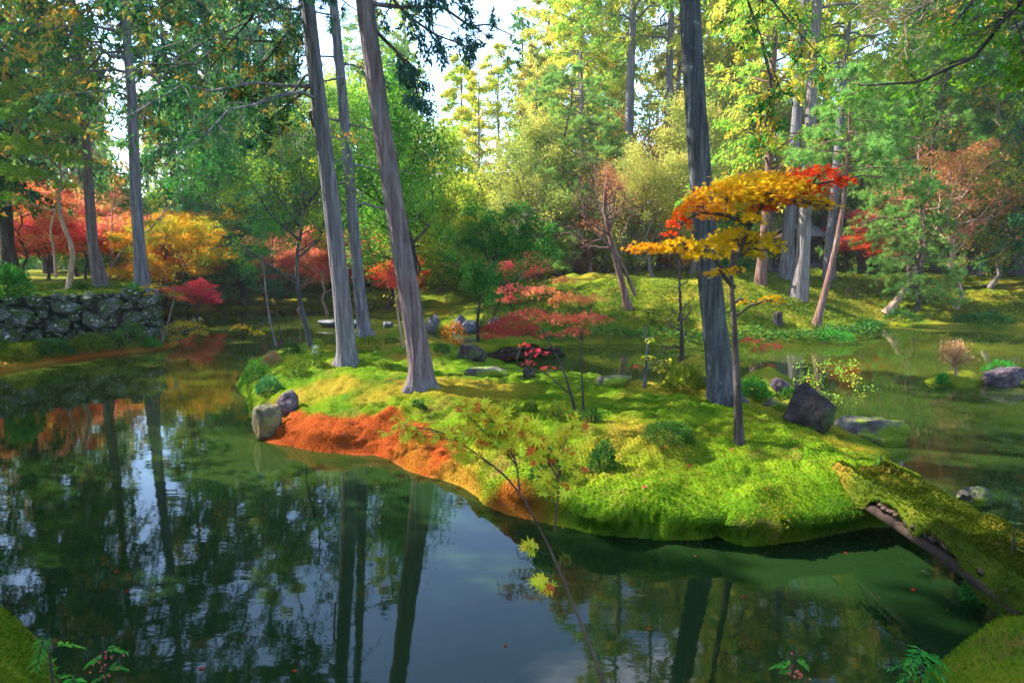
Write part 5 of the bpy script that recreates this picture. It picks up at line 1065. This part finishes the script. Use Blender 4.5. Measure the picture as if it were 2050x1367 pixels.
# ------------------------------------------------------------------ near things
def near_branch():
    rg = np.random.default_rng(501); b = np.array([.42, 1.42, 0.0]); b[2] = gz1(b[0], b[1]) - .03
    W_ = lambda px, py, Y: P(px, py, Y) - b
    p = polyline([np.zeros(3), W_(1222, 1400, 2.15), W_(1180, 1290, 2.3), W_(1140, 1190, 2.4), W_(1098, 1090, 2.5), W_(1050, 1000, 2.6)], 22)
    fk = [[(1050, 1000, 2.6), (1010, 950, 2.62), (950, 905, 2.65), (880, 862, 2.7), (800, 850, 2.72)], [(1040, 985, 2.6), (1035, 930, 2.6), (985, 880, 2.6), (935, 830, 2.62)], [(1035, 930, 2.6), (1000, 860, 2.6), (960, 815, 2.6)], [(1110, 1065, 2.5), (1118, 980, 2.5), (1120, 910, 2.5), (1150, 850, 2.5)], [(1118, 960, 2.5), (1080, 890, 2.5), (1055, 850, 2.5)]]
    e = empty('maple_sapling', b); tag(e, 'young maple stem rising over the water with yellow green and red leaves', 'sapling')
    mt = MB(); v_, f_ = tubes(p[None], (.0085 * np.linspace(1.25, .55, 22))[None], 8); mt.add(v_, f_); tips = []
    for f in fk:
        q = polyline([W_(*x) for x in f], 14); v_, f_ = tubes(q[None], (.0045 * np.linspace(1, .35, 14))[None], 6); mt.add(v_, f_)
        l2, r2, _ = spawn(rg, q[None], np.full((1, 14), .0028), 15, .2, 1, .30, 45, flat=.4, K=4); v_, f_ = tubes(l2, r2, 4); mt.add(v_, f_); tips.append(l2)
    sm = [polyline([W_(1098, 1110, 2.48), W_(1070, 1100, 2.46), W_(1045, 1092, 2.45)], 4), polyline([W_(1128, 1172, 2.4), W_(1100, 1172, 2.39), W_(1075, 1160, 2.38)], 4)]
    v_, f_ = tubes(np.stack(sm), np.full((2, 4), .0018), 4); mt.add(v_, f_); tips.append(np.stack(sm).repeat(2, 0))
    tips = np.concatenate(tips); mt.build('trunk', MATS['wood_dark'], e, True)
    n = 8; idx = np.repeat(np.arange(len(tips)), n); pos, t, _, _ = lerp_poly(tips[idx], rg.uniform(.4, 1, len(idx))); pos += rg.normal(size=pos.shape) * .012
    ax = t + rg.normal(size=pos.shape) * .5; ax[:, 2] -= .25; no = np.array([0, -.5, 1.0]) + rg.normal(size=pos.shape) * .35
    tn = np.clip(.34 + .16 * rg.normal(size=len(idx)), 0, .56); tn = np.where(rg.random(len(idx)) < .14, .75 + .25 * rg.random(len(idx)), tn)
    L = .039 * (.6 + .7 * rg.random(len(idx))); mc = MB(); mc.add(*leafverts(rg, pos, ax, no, L, L, T_ST7, tn)); mc.build('crown', MATS['sapling'], e)
near_branch()
# tree just outside on the right whose limbs hang into the view
def overhang():
    rg = np.random.default_rng(502); b = np.array([6.6, 4.9, 0.0]); b[2] = gz1(b[0], b[1]) - .05; Y = 6.4
    W_ = lambda px, py, Y: P(px, py, Y) - b
    e = empty('evergreen_tree', b); tag(e, 'dark evergreen beside the log bridge with limbs hanging over the water', 'tree')
    tk = polyline([np.zeros(3), (.1, .3, 2.0), (-.1, .6, 4.2), (-.3, .8, 6.5)], 12); mt = MB(); v_, f_ = tubes(tk[None], (.17 * np.linspace(1.2, .45, 12))[None], 12); mt.add(v_, f_)
    lim = [[(-.1, .6, 3.9), W_(2080, -40, 6.2), W_(1990, 60, Y), W_(1965, 110, Y), W_(1890, 150, Y), W_(1820, 172, Y), W_(1720, 172, Y)], [(-.1, .6, 3.9), W_(2110, 60, 6.2), W_(2040, 110, 6.2), W_(1985, 150, 6.3)],
           [(-.1, .6, 4.4), W_(2050, -90, 6.0), W_(1960, -20, 6.1), W_(1900, 60, 6.2)], [(-.1, .6, 3.6), W_(2120, 90, 6.1), W_(2050, 140, 6.1)], [(-.1, .6, 4.2), W_(2080, 10, 6.6), W_(2000, 40, 6.7), W_(1930, 80, 6.8)]]
    l1 = np.stack([polyline(l, 8) for l in lim]); r1 = (.042 * np.linspace(1, .2, 8))[None].repeat(5, 0); v_, f_ = tubes(l1, r1, 7); mt.add(v_, f_)
    l2, r2, _ = spawn(rg, l1, r1, 12, .35, 1, .22, 50, flat=.6, K=4, wob=.06, up=-.05); v_, f_ = tubes(l2, r2, 4); mt.add(v_, f_)
    l3, r3, _ = spawn(rg, l2, r2, 6, .2, 1, .5, 50, flat=.5, K=3); v_, f_ = tubes(l3, r3, 3); mt.add(v_, f_); mt.build('trunk', MATS['bark_dark'], e, True)
    mc = MB(); mc.add(*spray(rg, l3, 9, .06, .5, .035, base=.3)); mc.build('crown', MATS['maple_green'], e)
    dl = np.stack([polyline(l, 8) for l in [[(-.2, .7, 5.6), W_(2020, -80, 6.5), W_(1920, -30, 6.6), W_(1850, 10, 6.7), W_(1800, 40, 6.7)], [(-.2, .7, 5.6), W_(1990, -90, 6.6), W_(1890, -40, 6.7), W_(1780, 0, 6.8)]]])
    dr = (.02 * np.linspace(1, .3, 8))[None].repeat(2, 0); md = MB(); v_, f_ = tubes(dl, dr, 5); md.add(v_, f_)
    d2, q2, _ = spawn(rg, dl, dr, 16, .45, 1, .22, 45, up=-.1, K=4, wob=.08); v_, f_ = tubes(d2, np.maximum(q2, .004), 4); md.add(v_, f_)
    d3, q3, _ = spawn(rg, d2, q2, 8, .1, 1, .7, 40, up=-.1, K=4, wob=.08); v_, f_ = tubes(d3, np.full_like(q3, .0032), 3); md.add(v_, f_); md.build('dead_branches', MATS['bark_tan'], e)
overhang()
# hanging bough of the lichen covered conifer
def bough(parent, b, lines, mat, leafm, seed, leaf=.09, r=.022, per=9, n2=9, n3=5, tip=.35):
    rg = np.random.default_rng(seed); l1 = np.stack([polyline([P(*q) - b for q in l], 9) for l in lines]); r1 = (r * np.linspace(1, .25, 9))[None].repeat(len(l1), 0)
    mt = MB(); v_, f_ = tubes(l1, r1, 6); mt.add(v_, f_); l2, r2, _ = spawn(rg, l1, r1, n2, .3, 1, .28, 45, up=-.25, K=4); v_, f_ = tubes(l2, r2, 4); mt.add(v_, f_)
    l3, r3, _ = spawn(rg, l2, r2, n3, .2, 1, .5, 50, up=-.1, K=3); v_, f_ = tubes(l3, r3, 3); mt.add(v_, f_); mt.build('limbs', MATS[mat], parent)
    mc = MB(); mc.add(*spray(rg, l3, per, leaf, .42, leaf * .4, tip=tip, base=.4)); mc.build('crown', MATS[leafm], parent)
bough(e3, b3, [[(1395, -190, 9.3), (1440, -130, 8.8), (1490, -20, 8.6), (1525, 80, 8.5), (1550, 140, 8.5), (1562, 178, 8.5)], [(1525, 80, 8.5), (1545, 170, 8.5), (1535, 240, 8.5), (1520, 290, 8.5)], [(1395, -200, 9.3), (1480, -90, 8.8), (1560, 20, 8.9), (1620, 90, 9.0), (1660, 130, 9)]], 'bark_dark', 'cypress', 61, tip=.45, leaf=.065, per=15)
bough(e1, b1, [[(640, -120, 11.2), (560, -40, 10.6), (500, 40, 10.2), (440, 110, 10), (400, 170, 10)], [(630, -10, 11.2), (580, 60, 10.8), (520, 140, 10.6), (450, 190, 10.4)], [(620, 40, 11.2), (580, 130, 11), (530, 170, 10.8), (470, 175, 10.6)], [(640, -150, 11.2), (480, -60, 10.2), (360, -10, 9.8), (290, 40, 9.6)], [(645, 150, 11.2), (590, 200, 10.9), (540, 240, 10.7), (490, 290, 10.6)]],
      'bark_dark', 'cypress_dark', 62, leaf=.07, r=.03, per=18, n2=12, n3=6, tip=.2)
bough(e2, b2, [[(740, -80, 9.6), (800, 20, 9.3), (870, 70, 9.2), (940, 95, 9.1)], [(740, -120, 9.6), (850, -40, 9.2), (930, 20, 9.1)], [(750, 60, 9.6), (800, 110, 9.5), (830, 160, 9.5), (840, 210, 9.5)]], 'bark_dark', 'pine_blue', 63, leaf=.075, r=.03, per=12, n2=11, n3=7, tip=0)
# ferns and berry plants on the near banks
def fern_plant(name, px, py, Y, hh, n, leaf, mat, label, cat='plant', berries=0, spread=.5, wid=.3):
    rg = np.random.default_rng(int(px)); top = P(px, py, Y); b = np.array([top[0], top[1], max(gz1(top[0], top[1]), 0) - .02]); e = empty(name, b); tag(e, label, cat); H_ = max(top[2] - b[2], .06)
    k = 5; st = np.zeros((n, k, 3)); s = np.linspace(0, 1, k); a = rg.uniform(0, 6.28, n); L = hh * (.6 + .5 * rg.random(n))
    ht = np.linspace(.5, 1, n); ctr = np.array([0, 0, H_])
    for i_ in range(n):
        d = np.array([math.cos(a[i_]), math.sin(a[i_]), .25]); st[i_] = ctr * ht[i_] + d * L[i_] * s[:, None] * spread * 2 - np.array([0, 0, 1]) * (L[i_] * .7 * s ** 2)[:, None]
    mt = MB(); v_, f_ = tubes(np.array([[[0, 0, 0], ctr * .5, ctr]]), np.full((1, 3), .005), 6); mt.add(v_, f_); v_, f_ = tubes(st, np.full((n, k), .0022), 4); mt.add(v_, f_); mt.build('stems', MATS['bark_dark'], e)
    mc = MB(); idx = np.repeat(np.arange(n), 14); pos, t, _, _ = lerp_poly(st[idx], np.tile(np.linspace(.2, 1, 14), n)); sd = np.tile([1, -1], len(idx) // 2)[:, None]
    ax = t * .6 + np.cross(t, [0, 0, 1.0]) * sd + rg.normal(size=pos.shape) * .12; LL = leaf * (1.1 - .5 * np.tile(np.linspace(0, 1, 14), n))
    mc.add(*leafverts(rg, pos, ax, np.array([0, 0, 1.0]) + rg.normal(size=pos.shape) * .25, LL, LL * wid, T_RH, np.clip(.5 + .25 * rg.normal(size=len(idx)), 0, 1))); mc.build('leaves', MATS[mat], e)
    for i_ in range(berries):
        o = mobj('berry', BERRY, MATS['berry'], e); o.location = ctr * .9 + rg.normal(size=3) * np.array([.035, .035, .025])
BERRY = mesh_from('berry', ICO2[0] * .0055, ICO2[1], {'tint': np.full(len(ICO2[0]), .5)}, True)
fern_plant('berry_plant', 1590, 1318, 2.75, .09, 9, .045, 'fern', 'small evergreen plant with red berries in front of the water', 'plant', 16, wid=.4)
fern_plant('berry_plant', 205, 1302, 2.85, .09, 8, .05, 'fern', 'small red berry plant beside the lobe of near moss', 'plant', 18, wid=.4)
fern_plant('fern', 1850, 1296, 3.0, .16, 10, .06, 'fern', 'green fern at the edge of the near bank by the bridge', 'fern')
fern_plant('fern', 95, 1270, 3.0, .15, 9, .055, 'fern', 'dark green fern on the lobe of near moss', 'fern')
fern_plant('fern', 150, 1352, 2.75, .12, 7, .06, 'fern', 'broad leaved fern at the foot of the near moss lobe', 'fern', wid=.42)
fern_plant('seedling', 2032, 1050, 4.15, .14, 7, .05, 'shrub_dark', 'thin leafy seedling at the near end of the log bridge', 'plant')
fern_plant('seedling', 838, 800, 8.6, .13, 8, .07, 'shrub_dark', 'small dark seedling in the moss before the reddish brown trunk', 'plant', wid=.4)
fern_plant('grass_tuft', 1765, 908, 5.95, .08, 7, .03, 'fern', 'little grass tuft at the island end of the log bridge', 'plant')
# fallen leaves
LEAF = mesh_from('fallen_leaf', T_ST7 * np.array([1, 1, 1]) * .036, np.arange(len(T_ST7))[None], {'tint': np.full(len(T_ST7), .85)})
rg = np.random.default_rng(31)
for px, py in [(1415, 985), (1520, 948), (1585, 1012), (1440, 985), (1535, 985), (1466, 906), (1600, 900), (1432, 873), (1660, 880), (1207, 900), (1330, 905), (1290, 985), (1500, 880), (1380, 940)]:
    q = hit(px, py); o = mobj('fallen_leaf', LEAF, MATS['maple_red']); o.location = q + np.array([0, 0, .03]); o.rotation_euler = (rg.normal() * .4, rg.normal() * .4, rg.uniform(0, 6.28))
    tag(o, 'fallen red maple leaf lying on the island moss', 'leaf', 'fallen leaves on the moss')
for px, py in [(1300, 1258), (300, 1045), (232, 1143), (1690, 1105), (1010, 1290), (590, 1340), (1490, 1195), (1830, 1180), (402, 1338), (255, 1182)]:
    q = G(px, py, .006); o = mobj('fallen_leaf', LEAF, MATS['maple_orange']); o.location = q; o.rotation_euler = (0, 0, rg.uniform(0, 6.28)); o.scale = (.8, .8, .3)
    tag(o, 'fallen orange maple leaf floating on the pond', 'leaf', 'floating leaves on the pond')

# ------------------------------------------------------------------ litter: needles and leaf crumbs nobody could count
leafmat('litter', [(.06, .03, .012), (.14, .06, .02), (.22, .09, .03), (.3, .05, .03)], .2)
rg = np.random.default_rng(91); k = rg.choice(len(pp), 5200); q = pp[k] + np.array([0, 0, .012])
vv, ff, tt = leafverts(rg, q, rg.normal(size=q.shape) * np.array([1, 1, .15]), np.array([0, 0, 1.0]) + rg.normal(size=q.shape) * .3, .016 * (.5 + rg.random(len(q))), .009, T_RH, rg.random(len(q)))
o = mobj('leaf_litter', mesh_from('leaf_litter', vv, ff, {'tint': tt}), MATS['litter']); tag(o, 'brown needles and leaf crumbs scattered over the island moss', None, kind='stuff')
n = 60000; q = np.stack([rg.uniform(-12, 12, n), rg.uniform(2.2, 16, n)], 1); d = sdf(q, ISL); m_ = (d < -.03) & (rg.random(n) < np.clip(.55 * np.exp((d + .03) / .10), .008, 1)); m_ &= (sdf(q, FAR) < -.05) & (sdf(q, NEAR) < -.05); q = np.column_stack([q[m_], np.full(m_.sum(), .005)])
vv, ff, tt = leafverts(rg, q, rg.normal(size=q.shape) * np.array([1, 1, 0]), np.array([0, 0, 1.0]) + rg.normal(size=q.shape) * .04, .017 * (.5 + rg.random(len(q))), .011, T_RH, rg.random(len(q)))
o = mobj('floating_litter', mesh_from('floating_litter', vv, ff, {'tint': tt}), MATS['litter']); tag(o, 'tiny leaf crumbs drifting on the pond and along the island edge', None, kind='stuff')
# ------------------------------------------------------------------ haze between the trees
m, nd, lk = newmat('haze'); pv = nd.new('ShaderNodeVolumePrincipled'); pv.inputs['Color'].default_value = (.93, .95, 1.0, 1); pv.inputs['Density'].default_value = HAZE; pv.inputs['Anisotropy'].default_value = .25
o = nd.new('ShaderNodeOutputMaterial'); lk.new(pv.outputs[0], o.inputs['Volume'])
o = MB().add(boxv((0, 0, 17), (900, 900, 37)), BOXF).build('haze', MATS['haze']); tag(o, 'thin pale haze in the air of the garden', None, kind='stuff')
